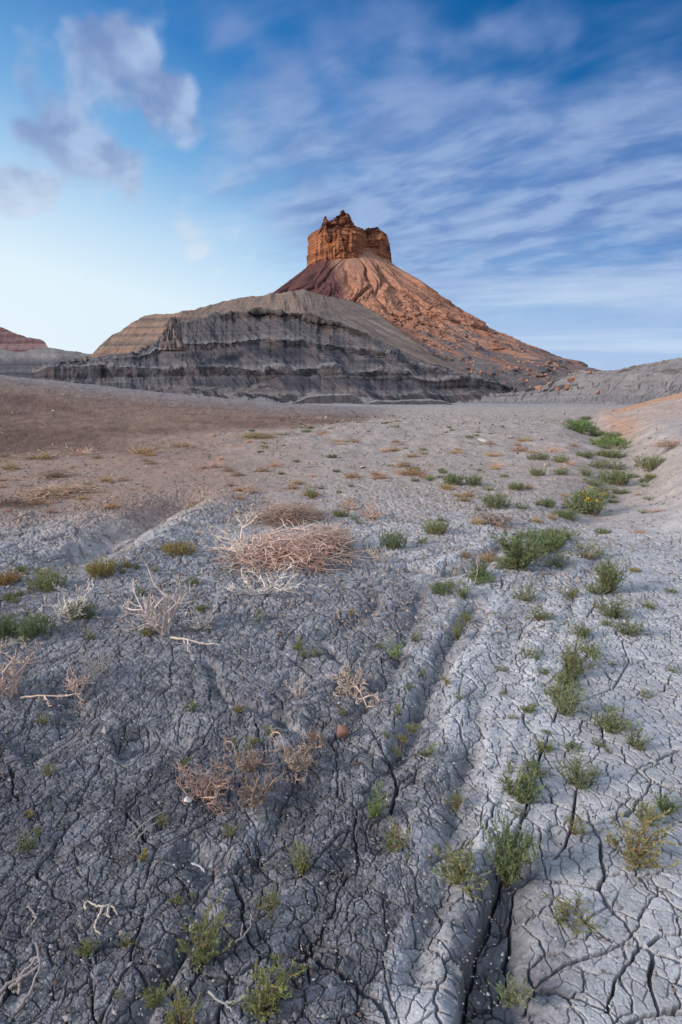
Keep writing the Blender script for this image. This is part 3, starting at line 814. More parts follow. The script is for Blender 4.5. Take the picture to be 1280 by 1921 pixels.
# grey hills closing the valley on the right
def right_disp(G, N, px):
    x, y, z = G[..., 0], G[..., 1], G[..., 2]
    s = (px - 640)[None, :] / F * 110 - .9 * z + fbm(x / 5, z / 4, 354, 3)
    return 1.2 * fbm(s / 14, z / 8, 351, 3) - .35 * (ridged(s / 5, z / 16, 352, 4) - .5) + .3 * fbm(s / .9, z / 1.2, 355, 3) + .25 * strata(z, x, .9, 353)
def right_colour(G, N, px, key):
    x, y, z = G[..., 0], G[..., 1], G[..., 2]
    st = strata(z, x + y * .3, 1.3, 361, .6)
    streak = fbm(((px - 640)[None, :] / F * 110 - .9 * z) / 3, z / 5, 362, 4)
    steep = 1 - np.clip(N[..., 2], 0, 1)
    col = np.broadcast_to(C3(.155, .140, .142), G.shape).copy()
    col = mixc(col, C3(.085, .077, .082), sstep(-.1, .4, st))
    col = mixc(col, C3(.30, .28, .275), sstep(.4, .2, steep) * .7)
    col = mixc(col, C3(.40, .30, .24), sstep(.2, .55, fbm(x / 7, z / 4, 363, 3)) * .35)
    return np.clip(col * (1 + .22 * streak)[..., None], .015, .6)
R0 = [(900, 752), (1000, 750), (1100, 747), (1280, 742), (1600, 735)]
R1 = [(900, 750), (1000, 742), (1060, 738), (1100, 737), (1180, 730), (1280, 722), (1600, 700)]
R2 = [(900, 748), (1000, 738), (1060, 730), (1100, 724), (1150, 716), (1200, 712), (1280, 700), (1600, 668)]
R3 = [(900, 747), (1000, 736), (1060, 722), (1090, 712), (1150, 707), (1200, 701), (1280, 691), (1600, 650)]
R4 = [(900, 746), (1000, 732), (1060, 712), (1090, 702), (1110, 703), (1150, 701), (1180, 697), (1210, 690), (1240, 684), (1280, 677), (1600, 630)]
R5 = [(900, 745), (1000, 730), (1060, 706), (1090, 693), (1110, 697), (1150, 696), (1180, 691), (1210, 684), (1240, 677), (1280, 670), (1600, 610)]
hill("hills", 930, 1600, 1.2, [(900, 118), (1050, 112), (1280, 84), (1600, 70)], [R0, R1, R2, R3, R4, R5], [6, 16, 24, 40, 17, 38], [4, 14, 16, 8, 22, 10], badland_mat, right_disp, right_colour, back=24, ragged=1.0)

# pale hills at the left edge and the red mesa behind them
def pale_colour(G, N, px, key):
    x, y, z = G[..., 0], G[..., 1], G[..., 2]
    st = strata(z, x, 1.6, 371, .6)
    streak = fbm(((px - 640)[None, :] / F * 200 + .6 * z) / 4, z / 6, 372, 4)
    col = np.broadcast_to(C3(.105, .105, .120), G.shape).copy()
    col = mixc(col, C3(.058, .058, .070), sstep(-.1, .4, st))
    top = sstep(12.5, 16.5, z + 1.2 * streak)
    col = mixc(col, C3(.33, .305, .29), top * .5)
    return np.clip(col * (1 + .25 * streak)[..., None], .015, .6)
L0 = [(-500, 720), (0, 716), (110, 724), (260, 720), (330, 720)]
L1 = [(-500, 690), (-100, 684), (0, 684), (60, 690), (120, 690), (180, 688), (330, 690)]
L2 = [(-500, 660), (-100, 660), (0, 664), (40, 668), (75, 660), (100, 660), (150, 670), (190, 676), (230, 684), (330, 690)]
L3 = [(-500, 640), (-100, 646), (-40, 650), (0, 655), (40, 661), (65, 655), (80, 651.5), (97, 652.5), (120, 657), (150, 661), (180, 667), (205, 674), (230, 682), (330, 690)]
hill("hills", -500, 330, 1.2, [(-500, 190), (330, 190)], [L0, L1, L2, L3], [10, 24, 30, 22], [4, 20, 24, 20], badland_mat, right_disp, pale_colour, back=26, ragged=.8)

def red_colour(G, N, px, key):
    x, y, z = G[..., 0], G[..., 1], G[..., 2]
    st = strata(z, x, 2.4, 381, .5)
    col = np.broadcast_to(C3(.150, .092, .095), G.shape).copy()
    col = mixc(col, C3(.27, .18, .175), sstep(.05, .4, st))
    col = mixc(col, C3(.115, .062, .066), sstep(.05, .4, -st))
    return np.clip(col * (1 + .3 * fbm(x / 5, z / 8, 382, 4))[..., None], .01, .6)
def red_disp(G, N, px):
    x, y, z = G[..., 0], G[..., 1], G[..., 2]
    return 1.6 * fbm(x / 12, z / 30, 385, 4) + .9 * strata(z, x, 2.4, 381, .5)
M0 = [(-700, 690), (0, 690), (100, 690), (140, 695)]
M1 = [(-700, 640), (-100, 625), (0, 640), (60, 652), (92, 662), (110, 680), (140, 692)]
M2 = [(-700, 610), (-100, 598), (0, 622), (30, 630), (60, 640), (85, 645), (93, 656), (110, 678), (140, 691)]
M3 = [(-700, 590), (-100, 585), (-30, 603), (0, 615), (15, 618), (30, 626), (48, 633), (62, 635), (82, 639), (90, 650), (96, 664), (110, 677), (140, 690)]
hill("hills", -700, 140, 1.3, 420, [M0, M1, M2, M3], [20, 34, 55, 40], [4, 22, 18, 16], badland_mat, red_disp, red_colour, back=30, ragged=1.2)

# ------------------------------------------------------------------ talus cone under the rock tower
TD = 330.0
TX = float(at_depth(658, 500, TD)[0])
def zpx(py): return float(at_depth(658, py, TD)[2])
def xpx(px): return float(at_depth(px, 560, TD)[0]) - TX
PROF_R = [(490, 70), (507, 86), (545, 143), (580, 188), (615, 234), (645, 279), (665, 322), (685, 356), (692, 378), (712, 420), (740, 500)]
PROF_L = [(490, 62), (505, 80), (525, 102), (548, 128), (600, 190), (700, 330), (740, 400)]
PROF_F = [(484, 55), (500, 78), (545, 150), (580, 210), (615, 272), (645, 330), (665, 380), (685, 440), (692, 470), (712, 560), (740, 660)]
KX = (xpx(758) - xpx(658)) / 100
def prof(P, z):
    zz = np.array([zpx(p[0]) for p in P]); rr = np.array([p[1] * KX for p in P])
    o = np.argsort(zz); return np.interp(z, zz[o], rr[o])
Z_TOP, Z_BOT = zpx(478), zpx(752)

def cone_radius(th, z):
    c = np.cos(th); s = np.sin(th)
    R, L, Fr = prof(PROF_R, z), prof(PROF_L, z), prof(PROF_F, z)
    wr = np.clip(c, 0, 1) ** 2; wl = np.clip(-c, 0, 1) ** 2
    r = R * wr + L * wl + Fr * (1 - wr - wl)
    f = np.clip((Z_TOP - z) / (Z_TOP - Z_BOT), 0, 1)
    warp = .17 * vnoise(th * 2.4, f * 4, 401) + .06 * vnoise(th * 7, f * 9, 402)
    a = th + warp
    gul = ridged(a * 6.5 / 2, f * 2.2, 403, 2) - .5
    gul2 = ridged(a * 15, f * 3.5, 404, 3) - .5
    w = sstep(.03, .28, f)
    r = r - w * (7.0 * np.clip(gul, -.15, 1) + 1.3 * gul2 * (1 + vnoise(th * 4, f * 3, 409))) * (1 - .3 * sstep(.6, .9, f))
    arc = th * 90
    cn = vnoise(a * 3.0 + 3, f * 1.8, 421); cn2 = vnoise(a * 6.0 + 1, f * 3.4, 422)
    r = r - sstep(.05, .2, f) * (4.2 * np.exp(-(cn / .075) ** 2) + 2.2 * np.exp(-(cn2 / .08) ** 2) * sstep(-.3, .3, vnoise(a * 4, f * 4, 425))) * (1 - .6 * sstep(.75, .95, f))
    rub = sstep(.18, .55, f)
    _, q1 = voronoi_edge(arc, z * 1.1, 3.4, 423); _, q2 = voronoi_edge(arc, z * 1.1, 1.7, 424)
    r = r + rub * (1.5 * (q1 - .5) * sstep(.45, .8, q1) + .9 * (q2 - .5))
    r = r + rub * (2.2 * fbm(arc / 5, z / 4, 405, 4) + 1.3 * (ridged(arc / 2.2, z / 1.6, 406, 3) - .5))
    hum = sstep(.62, .80, f)
    r = r + hum * (6.5 * fbm(arc / 15, z / 6, 407, 3) + 1.0)
    r = r + .35 * fbm(arc / 1.1, z / .9, 408, 3)
    return r

def build_talus():
    nth = 1500
    u = np.linspace(-1, 1, nth)
    th = -math.pi / 2 + math.pi * (.62 * u + .38 * u ** 3)          # denser towards the plain
    nr = 420
    z = np.linspace(Z_TOP, Z_BOT, nr)
    TH, Z = np.meshgrid(th, z)
    r = cone_radius(TH, Z)
    X = TX + r * np.cos(TH); Y = TD + r * np.sin(TH)
    G = np.stack([X, Y, Z], -1)
    f = (Z_TOP - Z) / (Z_TOP - Z_BOT)
    arc = TH * 90
    n1 = fbm(arc / 7, Z / 10, 411, 4); n2 = fbm(arc / 1.6, Z / 1.8, 412, 4)
    gul2 = ridged((TH + .10 * vnoise(TH * 3, f * 5, 401)) * 15, f * 3.5, 404, 3)
    col = np.broadcast_to(C3(.40, .200, .130), G.shape).copy()
    col = mixc(col, C3(.27, .125, .085), sstep(-.1, .4, n1))
    col = mixc(col, C3(.44, .26, .18), sstep(.1, .5, n2) * .8)
    up = sstep(.32, .06, f)
    col = mixc(col, C3(.38, .215, .155), up * .7)
    # maroon shale at the upper left
    px_of = 640 + F * X / (Y * CT - (Z - EYE) * ST)
    mar = sstep(638, 618, px_of + 10 * n1 - 60 * (f - .15)) * sstep(.6, .4, f)
    col = mixc(col, C3(.125, .058, .055), mar)
    # grey clay showing through low down, tongues of orange rubble over it
    tong = n1 + .9 * (gul2 - .5) + .35 * n2
    gr = sstep(.58, .80, f - .30 * tong)
    col = mixc(col, C3(.15, .132, .132), gr)
    st = strata(Z, X, 1.3, 413, .5)
    col = np.where((gr > .4)[..., None], col * (1 + .4 * st * gr)[..., None], col)
    col = np.clip(col * (1 + .30 * n2 + .18 * n1)[..., None], .02, .65)
    return structure(link_mesh("hills", G.reshape(-1, 3), [grid_faces(nr, nth)], earth_mat("talus_rubble", [(.5, .6, .6), (1.6, .8, .4)], .25, .97, .5), col.reshape(-1, 3)))
build_talus()

# ------------------------------------------------------------------ the rock tower
def build_tower():
    edgeL = [(380, 600), (402, 603), (425, 592), (436, 579), (441, 578), (470, 576.5), (508, 574), (530, 573)]
    edgeR = [(380, 690), (412, 715), (420, 717), (432, 724), (440, 731), (450, 735), (480, 738), (500, 742), (530, 744)]
    top = [(570, 440), (576, 438), (580, 436), (585, 434), (590, 431), (597, 428), (602, 421), (604, 415), (605, 408), (607, 403), (609, 401.5), (611, 403), (613, 407), (615, 411), (617, 412), (619, 409), (622, 406.5), (626, 404), (631, 402), (635, 401), (637, 398), (640, 393), (643, 391.5), (646, 393.5), (648, 397.5), (654, 398), (656, 400), (658, 405), (660, 412), (663, 418), (667, 422), (672, 425.5), (678, 426), (686, 425.5), (688, 421), (694, 420), (700, 420), (706, 419.5), (714, 420.5), (716, 427), (720, 431), (725, 435), (730, 440), (733, 447), (736, 458), (740, 485), (746, 505)]
    nc, nr = 560, 260
    u = np.linspace(0, 1, nc); v = np.linspace(0, 1, nr)
    pxb = 573 + 171 * u
    pyt = np.interp(pxb, *np.array(top).T) + 1.2 * vnoise(pxb / 3.1, pxb * 0, 501) + .8 * vnoise(pxb / 1.3, pxb * 0, 502)
    PY = 530 + (pyt[None, :] - 530) * v[:, None]
    eL = np.interp(PY, *np.array(edgeL).T); eR = np.interp(PY, *np.array(edgeR).T)
    # the side walls follow the outline; inner columns stay upright
    PX = np.repeat(pxb[None, :], nr, 0)
    lo = np.interp(530, *np.array(edgeL).T); hi = np.interp(530, *np.array(edgeR).T)
    k = np.clip((660 - PX) / (660 - lo), 0, 1) ** 6; PX = PX + k * (eL - lo)
    k = np.clip((PX - 690) / (hi - 690), 0, 1) ** 4; PX = PX + k * (eR - hi)
    rim0 = np.clip(1 - np.abs((PX - 658.5) / 85.0) ** 3.2, 0, 1) ** .5
    x, _, z = at_depth(PX, PY, TD - 17.0 * rim0)       # the outline is that of the front face
    mid = (eL + eR) / 2
    U = (PX - 658.5) / 85.0
    rim = np.clip(1 - np.abs(U) ** 3.2, 0, 1) ** .5
    butt = np.interp(PX, [573, 584, 597, 612, 640, 655, 668, 677, 684, 690, 700, 716, 730, 744], [-4.5, -2.2, 1.2, 2.4, 3.2, 3.8, 3.0, 1.6, -5.0, -7.5, -5.5, -3.4, -3.2, -6])
    shoulder = sstep(446, 424, PY)
    step1 = sstep(431, 428, PY); step2 = sstep(412, 409, PY)
    _, b1 = voronoi_edge(x + .8 * vnoise(x / 3, z / 3, 517), (z + .6 * vnoise(x / 4, z / 2, 518)) * .55, 6.8, 519)
    _, b2 = voronoi_edge(x, z * 1.5, 2.6, 520)
    fl = fbm(x / 2.6 + .3 * vnoise(x / 5, z / 9, 511), z / 26, 512, 4)
    crack = ridged(x / 6.5, z / 50, 513, 3)
    st = strata(z, x, 1.25, 514, .35)
    blk = fbm(x / 3.5, z / 2.4, 515, 4)
    D = 20 * rim + butt * (1 - .4 * step1) - 4.2 * shoulder - 2.0 * step1 - 1.6 * step2
    D = D + (3.0 * (b1 - .5) + 1.3 * (b2 - .5)) * np.sqrt(rim + .02) + (.6 * fl - 1.3 * np.clip(crack - .55, 0, 1) * 2) * (1 - .5 * shoulder) * np.sqrt(rim + .02) + (.75 + .8 * shoulder) * st + 1.3 * blk * (.6 + .6 * shoulder)
    D = D - .9 * sstep(492, 500, PY)                                   # undercut foot
    D = np.maximum(D, .35)
    e = np.abs(U) ** 6
    x = x + np.sign(U) * e * (.8 * st + .9 * fbm(z / 2.2, z * 0 + np.sign(U) * 3, 516, 3))
    front = np.stack([x, TD - D, z], -1)
    Db = np.maximum(14 * rim + 1.5 * fl + st, .35)
    backf = np.stack([x, TD + Db, z], -1)
    Vs = np.concatenate([front.reshape(-1, 3), backf.reshape(-1, 3)])
    n = nr * nc
    f1 = grid_faces(nr, nc); f2 = grid_faces(nr, nc, n)[:, ::-1]
    i = np.arange(nc - 1)
    t = (nr - 1) * nc
    f3 = np.stack([t + i, t + i + 1, n + t + i + 1, n + t + i], -1)
    j = np.arange(nr - 1) * nc
    f4 = np.stack([j, j + nc, n + j + nc, n + j], -1); f5 = np.stack([j + nc - 1, n + j + nc - 1, n + j + 2 * nc - 1, j + 2 * nc - 1], -1)
    def colour(x, z, PX, PY, seed):
        s1 = strata(z, x, 1.6, 521, .4); s2 = strata(z, x, .5, 522, .2)
        vst = fbm(x / 2.4, z / 10, 523 + seed, 4); pat = fbm(x / 8, z / 7, 524 + seed, 4)
        c = np.broadcast_to(C3(.32, .128, .066), x.shape + (3,)).copy()
        c = mixc(c, C3(.41, .180, .088), sstep(0, .5, pat + .4 * vst))
        c = mixc(c, C3(.20, .085, .050), sstep(.0, .5, -pat + .5 * vst))
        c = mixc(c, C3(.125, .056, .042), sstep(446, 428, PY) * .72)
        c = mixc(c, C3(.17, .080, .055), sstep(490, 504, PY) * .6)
        c = mixc(c, C3(.12, .055, .042), sstep(.22, .5, s1) * .55)
        return np.clip(c * (1 + .25 * s2 + .28 * vst)[..., None], .015, .6)
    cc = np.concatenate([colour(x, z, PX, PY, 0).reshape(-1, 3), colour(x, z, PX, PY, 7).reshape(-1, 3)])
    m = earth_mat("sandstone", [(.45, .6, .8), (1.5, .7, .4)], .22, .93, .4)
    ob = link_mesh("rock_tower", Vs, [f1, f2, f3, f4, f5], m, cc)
    tag(ob, "orange sandstone tower with a notched ragged top crowning the talus cone", "rock tower")
build_tower()

# pinnacle on the left spur of the grey hill
def build_pinnacle():
    yb = 160.0
    prof_p = [(658, 302, 348), (648, 303, 346), (640, 304, 343), (630, 305, 341), (620, 306, 340), (612, 308, 339), (606, 313, 339), (601, 318, 339), (598, 320, 337), (595.5, 323, 334), (594, 325, 331)]
    pp = np.array(prof_p)
    nth, nr = 160, 90
    pyv = np.linspace(658, 594, nr)
    l = np.interp(pyv, pp[::-1, 0], pp[::-1, 1]); r = np.interp(pyv, pp[::-1, 0], pp[::-1, 2])
    th = np.linspace(0, 2 * math.pi, nth)
    a = at_depth((l + r) / 2, pyv, yb); w = (at_depth(r, pyv, yb)[0] - a[0])
    TH, W = np.meshgrid(th, w)
    CX = np.repeat(a[0][:, None], nth, 1); Z = np.repeat(a[2][:, None], nth, 1)
    pr = np.cos(TH); ps = np.sin(TH)
    q = (np.abs(pr) ** 3 + np.abs(ps) ** 3) ** (-1 / 3)
    ang = fbm(np.cos(TH) * 1.6 + 5, np.sin(TH) * 1.6 + Z / 4, 531, 4) + .6 * ridged(np.cos(TH) * 2.5, np.sin(TH) * 2.5 + Z / 9, 532, 2) - .35
    R = W * q * (.90 + .42 * ang) + .22 * strata(Z, CX, .8, 533)
    X = CX + R * pr; Y = yb + R * ps * 1.1
    G = np.stack([X, Y, Z], -1)
    n = fbm(X / .9 + Y / 1.1, Z / 1.6, 534, 4)
    col = np.broadcast_to(C3(.25, .195, .175), G.shape).copy()
    col = mixc(col, C3(.085, .066, .066), sstep(.0, .3, n)); col = mixc(col, C3(.33, .24, .20), sstep(.1, .4, -n) * .7)
    V = np.concatenate([G.reshape(-1, 3), [[a[0][-1], yb, a[2][-1] + .2]]]); cc = np.concatenate([col.reshape(-1, 3), [[.36, .25, .2]]])
    top = np.stack([(nr - 1) * nth + np.arange(nth - 1), (nr - 1) * nth + np.arange(1, nth), np.full(nth - 1, nr * nth)], -1)
    ob = link_mesh("rock_pinnacle", V, [grid_faces(nr, nth), top], badland_mat, cc)
    tag(ob, "blocky pale rock pinnacle standing on the left spur of the grey hill", "rock pinnacle")
build_pinnacle()

# ------------------------------------------------------------------ plants
rnd = random.Random(4)
leaf_mat = plant_mat("leaf", .30)
stem_mat = plant_mat("stem", 0.0, .85)
dry_mat = plant_mat("dry_wood", 0.0, .9)

class Tubes:
    """collects tapered twigs and leaf blades; build() links them as one mesh"""
    def __init__(s): s.V = []; s.F4 = []; s.F3 = []; s.C = []; s.n = 0
    def tube(s, pts, r0, r1, col, sides=4):
        pts = np.asarray(pts, float); n = len(pts)
        if n < 2: return
        t = np.gradient(pts, axis=0); t /= np.linalg.norm(t, axis=1, keepdims=True) + 1e-9
        up = np.array([0.31, 0.17, 0.93]) if abs(t[0][2]) < .8 else np.array([1.0, .1, .05])
        a = np.cross(t, up); a /= np.linalg.norm(a, axis=1, keepdims=True) + 1e-9
        b = np.cross(t, a)
        r = np.linspace(r0, r1, n)
        ang = np.arange(sides) * 2 * math.pi / sides
        ring = pts[:, None, :] + r[:, None, None] * (np.cos(ang)[None, :, None] * a[:, None, :] + np.sin(ang)[None, :, None] * b[:, None, :])
        s.V.append(ring.reshape(-1, 3)); c = np.asarray(col, float)
        s.C.append(np.broadcast_to(c, (n * sides, 3)) if c.ndim == 1 else np.repeat(c, sides, 0))
        i = np.arange(n * sides).reshape(n, sides)
        j = np.roll(i, -1, 1)
        s.F4.append(np.stack([i[:-1], j[:-1], j[1:], i[1:]], -1).reshape(-1, 4) + s.n)
        s.n += n * sides
    def blades(s, P, D, L, W, col):
        """leaf blades: base points, directions, lengths, widths"""
        P = np.asarray(P, float); D = np.asarray(D, float); k = len(P)
        if not k: return
        R = np.array([[rnd.gauss(0, 1) for _ in range(3)] for _ in range(k)])
        A = np.cross(D, R); A /= np.linalg.norm(A, axis=1, keepdims=True) + 1e-9
        L = np.asarray(L)[:, None]; W = np.asarray(W)[:, None]
        N = np.cross(D, A)
        v = np.stack([P, P + D * L * .45 + A * W + N * W * .3, P + D * L, P + D * L * .45 - A * W + N * W * .3], 1)
        s.V.append(v.reshape(-1, 3)); s.C.append(np.repeat(np.asarray(col), 4, 0))
        s.F4.append(np.arange(4 * k).reshape(k, 4) + s.n); s.n += 4 * k
    def arrays(s): return np.concatenate(s.V), np.concatenate(s.F4), np.concatenate(s.C)

def unit(v):
    v = np.asarray(v, float); return v / (np.linalg.norm(v) + 1e-9)

def grow(p, d, L, seg, wig, lift):
    pts = [np.array(p, float)]; d = unit(d)
    for i in range(seg):
        d = unit(d + np.array([rnd.gauss(0, wig), rnd.gauss(0, wig), rnd.gauss(0, wig * .6) + lift]))
        pts.append(pts[-1] + d * L / seg)
    return np.array(pts)

def green_variant(seed, stems, lean, leaves, blen, bwid, twigs=3, base_r=.06, green=(.170, .205, .095), tip=(.25, .29, .15), red=(.17, .085, .06), flower=0, sprawl=0.0):
    rnd.seed(seed)
    S, Lf, Fl = Tubes(), Tubes(), Tubes()
    P, D, LL, WW, CC = [], [], [], [], []
    green, tip, red = map(np.array, (green, tip, red))
    FP, FD, FLn, FW, FC = [], [], [], [], []
    for i in range(stems):
        az = rnd.uniform(0, 2 * math.pi); ti = rad(lean) * rnd.random() ** .6
        d = np.array([math.cos(az) * math.sin(ti), math.sin(az) * math.sin(ti), math.cos(ti)])
        b = np.array([math.cos(az) * base_r * rnd.random(), math.sin(az) * base_r * rnd.random(), -.04])
        Ls = rnd.uniform(.62, 1.05) * (1 - .25 * ti)
        main = grow(b, d, Ls, 7, .13, .10 - sprawl)
        branches = [(main, .010)]
        for k in range(twigs):
            j = rnd.randrange(1, 6)
            az2 = rnd.uniform(0, 2 * math.pi)
            dd = unit(main[j + 1] - main[j] + .8 * np.array([math.cos(az2), math.sin(az2), .25]))
            branches.append((grow(main[j], dd, Ls * rnd.uniform(.25, .5), 5, .13, .12), .006))
        for pts, r in branches:
            n = len(pts)
            f = np.linspace(0, 1, n)[:, None]
            S.tube(pts, r, r * .4, red * (1 - f) + green * 1.3 * f, 3)
            nl = int(leaves * len(pts) / 7)
            for q in range(nl):
                t = (rnd.uniform(.12, 1)) * (n - 1); j = min(int(t), n - 2); u = t - j
                p = pts[j] * (1 - u) + pts[j + 1] * u; ax = unit(pts[j + 1] - pts[j])
                rv = unit([rnd.gauss(0, 1), rnd.gauss(0, 1), rnd.gauss(0, 1)])
                P.append(p); D.append(unit(ax * rnd.uniform(.5, 1.1) + rv * .75 + np.array([0, 0, .15])))
                LL.append(blen * rnd.uniform(.6, 1.25)); WW.append(bwid * rnd.uniform(.7, 1.3))
                h = t / (n - 1)
                CC.append((green * (1 - h) + tip * h) * rnd.uniform(.65, 1.35))
            if flower and r > .008 and rnd.random() < flower * 2.2:
                for q in range(9):
                    FP.append(pts[-1] + np.array([rnd.gauss(0, .03), rnd.gauss(0, .03), rnd.uniform(0, .05)]))
                    FD.append(unit([rnd.gauss(0, 1), rnd.gauss(0, 1), .6])); FLn.append(.06); FW.append(.022); FC.append(np.array([.72, .50, .03]) * rnd.uniform(.8, 1.15))
    Lf.blades(P, D, LL, WW, CC)
    heads = []
    for q in range(0, len(FP), 9):
        T = Tubes(); T.blades(FP[q:q + 9], FD[q:q + 9], FLn[q:q + 9], FW[q:q + 9], FC[q:q + 9]); heads.append(T)
    return S, Lf, heads

def fit(arrs, pw=99, ph=99.7):
    """scale a set of tube collections to unit width and height"""
    allv = np.concatenate([a[0] for a in arrs])
    w = (np.percentile(np.abs(allv[:, 0]), pw) + np.percentile(np.abs(allv[:, 1]), pw)); h = np.percentile(allv[:, 2], ph)
    for a in arrs:
        a[0][:, :2] /= w; a[0][:, 2] /= h
    return arrs

def hide_proto(o): return o

PROTO = {}
def proto_green(key, name, **kw):
    S, L, Fl = green_variant(**kw)
    arrs = fit([list(q.arrays()) for q in [S, L] + Fl])
    parts = []
    for nm, mat, (V, Fc, C) in zip(["stem", "foliage"] + ["flower"] * len(Fl), [stem_mat, leaf_mat] + [leaf_mat] * len(Fl), arrs):
        parts.append((nm, make_mesh(nm, V, Fc, mat, C)))
    PROTO[key] = (name, parts)

def make_mesh(name, V, Fc, mat, C):
    o = link_mesh(name, V, [Fc], mat, C, smooth=False)
    me = o.data; bpy.data.objects.remove(o); return me

def proto_dry(key, name, T):
    a = fit([list(T.arrays())], 93, 97)[0]
    PROTO[key] = (name, [(None, make_mesh(name, a[0], a[1], dry_mat, a[2]))])

def dead_bush(seed, mains, lean, depth, r, curl=.16, bone=(.50, .42, .365), kids=3, ang=.9, shrink=.62, lift=.05):
    rnd.seed(seed); T = Tubes(); bone = np.array(bone)
    def br(p, d, L, r, dep):
        pts = grow(p, d, L, 5 if dep else 4, curl, lift)
        T.tube(pts, r, r * .5, bone * rnd.uniform(.6, 1.2) * np.array([1, rnd.uniform(.94, 1.03), rnd.uniform(.88, 1.05)]), 4)
        if dep == 0: return
        for k in range(kids):
            j = rnd.randrange(1, len(pts))
            rv = unit([rnd.gauss(0, 1), rnd.gauss(0, 1), rnd.gauss(0, .8)])
            br(pts[j], unit(unit(pts[min(j, len(pts) - 2) + 1] - pts[min(j, len(pts) - 2)]) + ang * rv), L * shrink * rnd.uniform(.6, 1.1), r * .7, dep - 1)
    for i in range(mains):
        az = rnd.uniform(0, 2 * math.pi); ti = rad(lean) * rnd.random() ** .5
        br(np.array([rnd.gauss(0, .03), rnd.gauss(0, .03), -.03]), [math.cos(az) * math.sin(ti), math.sin(az) * math.sin(ti), math.cos(ti)], rnd.uniform(.4, .62), r, depth)
    return T

def tangle(seed, n, rx, ry, rz, r, cols, curl=.35, seglen=.30):
    rnd.seed(seed); T = Tubes()
    for i in range(n):
        u = unit([rnd.gauss(0, 1), rnd.gauss(0, 1), abs(rnd.gauss(0, 1))]); q = rnd.random() ** .45
        p = np.array([u[0] * rx * q, u[1] * ry * q, u[2] * rz * q])
        d = unit([rnd.gauss(0, 1), rnd.gauss(0, 1), rnd.gauss(0, .45)])
        pts = grow(p, d, seglen * rnd.uniform(.5, 1.2), 6, curl, 0)
        pts[:, 2] = np.maximum(pts[:, 2], -.01)
        c = np.array(cols[rnd.randrange(len(cols))]) * rnd.uniform(.7, 1.2)
        T.tube(pts, r, r * .5, c, 3)
    return T

def straw(seed, n, lean, r, cols):
    rnd.seed(seed); T = Tubes()
    for i in range(n):
        az = rnd.uniform(0, 6.283); ti = rad(lean) * rnd.random() ** .7; q = .32 * rnd.random() ** .5; a2 = rnd.uniform(0, 6.283)
        pts = grow([q * math.cos(a2), q * math.sin(a2), -.03], [math.cos(az) * math.sin(ti), math.sin(az) * math.sin(ti), math.cos(ti)], rnd.uniform(.35, 1.0), 4, .16, -.02)
        T.tube(pts, r, r * .35, np.array(cols[rnd.randrange(len(cols))]) * rnd.uniform(.7, 1.25), 3)
    return T

G = dict
proto_green("dense1", "green_shrub", seed=11, stems=24, lean=34, leaves=26, blen=.07, bwid=.0085, twigs=3)
proto_green("dense2", "green_shrub", seed=12, stems=20, lean=48, leaves=24, blen=.07, bwid=.009, twigs=4, base_r=.14)
proto_green("spike1", "green_shrub", seed=13, stems=15, lean=38, leaves=32, blen=.07, bwid=.009, twigs=2)
proto_green("spread1", "green_shrub", seed=14, stems=14, lean=66, leaves=24, blen=.065, bwid=.0085, twigs=3, red=(.19, .10, .07))
proto_green("spread2", "green_shrub", seed=15, stems=17, lean=78, leaves=18, blen=.065, bwid=.0085, twigs=3, red=(.22, .09, .06), sprawl=.05)
proto_green("mound1", "green_shrub", seed=16, stems=70, lean=48, leaves=12, blen=.13, bwid=.015, twigs=2, base_r=.75)
proto_green("mound2", "green_shrub", seed=17, stems=60, lean=42, leaves=12, blen=.14, bwid=.016, twigs=2, base_r=.9)
proto_green("flower", "flowering_shrub", seed=18, stems=56, lean=55, leaves=14, blen=.12, bwid=.014, twigs=2, base_r=.5, flower=.10)
proto_green("sprig1", "weed", seed=19, stems=4, lean=28, leaves=26, blen=.12, bwid=.018, twigs=2)
proto_green("sprig2", "weed", seed=20, stems=6, lean=50, leaves=18, blen=.14, bwid=.02, twigs=1)
proto_green("tuft1", "weed", seed=21, stems=16, lean=65, leaves=7, blen=.22, bwid=.035, twigs=1, base_r=.25)
PALE = [(.50, .40, .34), (.44, .33, .27), (.56, .47, .41)]
PINK = [(.52, .38, .31), (.58, .45, .38), (.42, .28, .22), (.60, .50, .44)]
STRAW = [(.40, .31, .20), (.46, .37, .27), (.33, .24, .16)]
proto_dry("dead1", "dead_bush", dead_bush(31, 7, 58, 3, .021, bone=(.68, .62, .57), kids=3, curl=.13))
proto_dry("dead2", "dead_bush", dead_bush(32, 9, 62, 3, .019, kids=3, bone=(.66, .56, .50)))
proto_dry("dead3", "dead_bush", dead_bush(33, 10, 82, 3, .019, curl=.16, bone=(.68, .63, .58), kids=3))
proto_dry("curly1", "dead_bush", dead_bush(34, 9, 85, 3, .020, curl=.42, kids=4, bone=(.46, .375, .32), lift=0))
proto_dry("curly2", "dead_bush", dead_bush(35, 12, 88, 3, .020, curl=.40, kids=4, bone=(.40, .31, .27), lift=0, ang=1.2))
proto_dry("tumble", "tumbleweed", tangle(36, 700, .50, .42, .62, .0055, PINK))
proto_dry("straw1", "dry_tuft", straw(37, 130, 60, .012, STRAW))
proto_dry("straw2", "dry_tuft", straw(38, 110, 75, .013, PINK))
proto_dry("mat1", "dry_tuft", tangle(39, 260, .5, .4, .7, .012, PINK + STRAW, curl=.3))

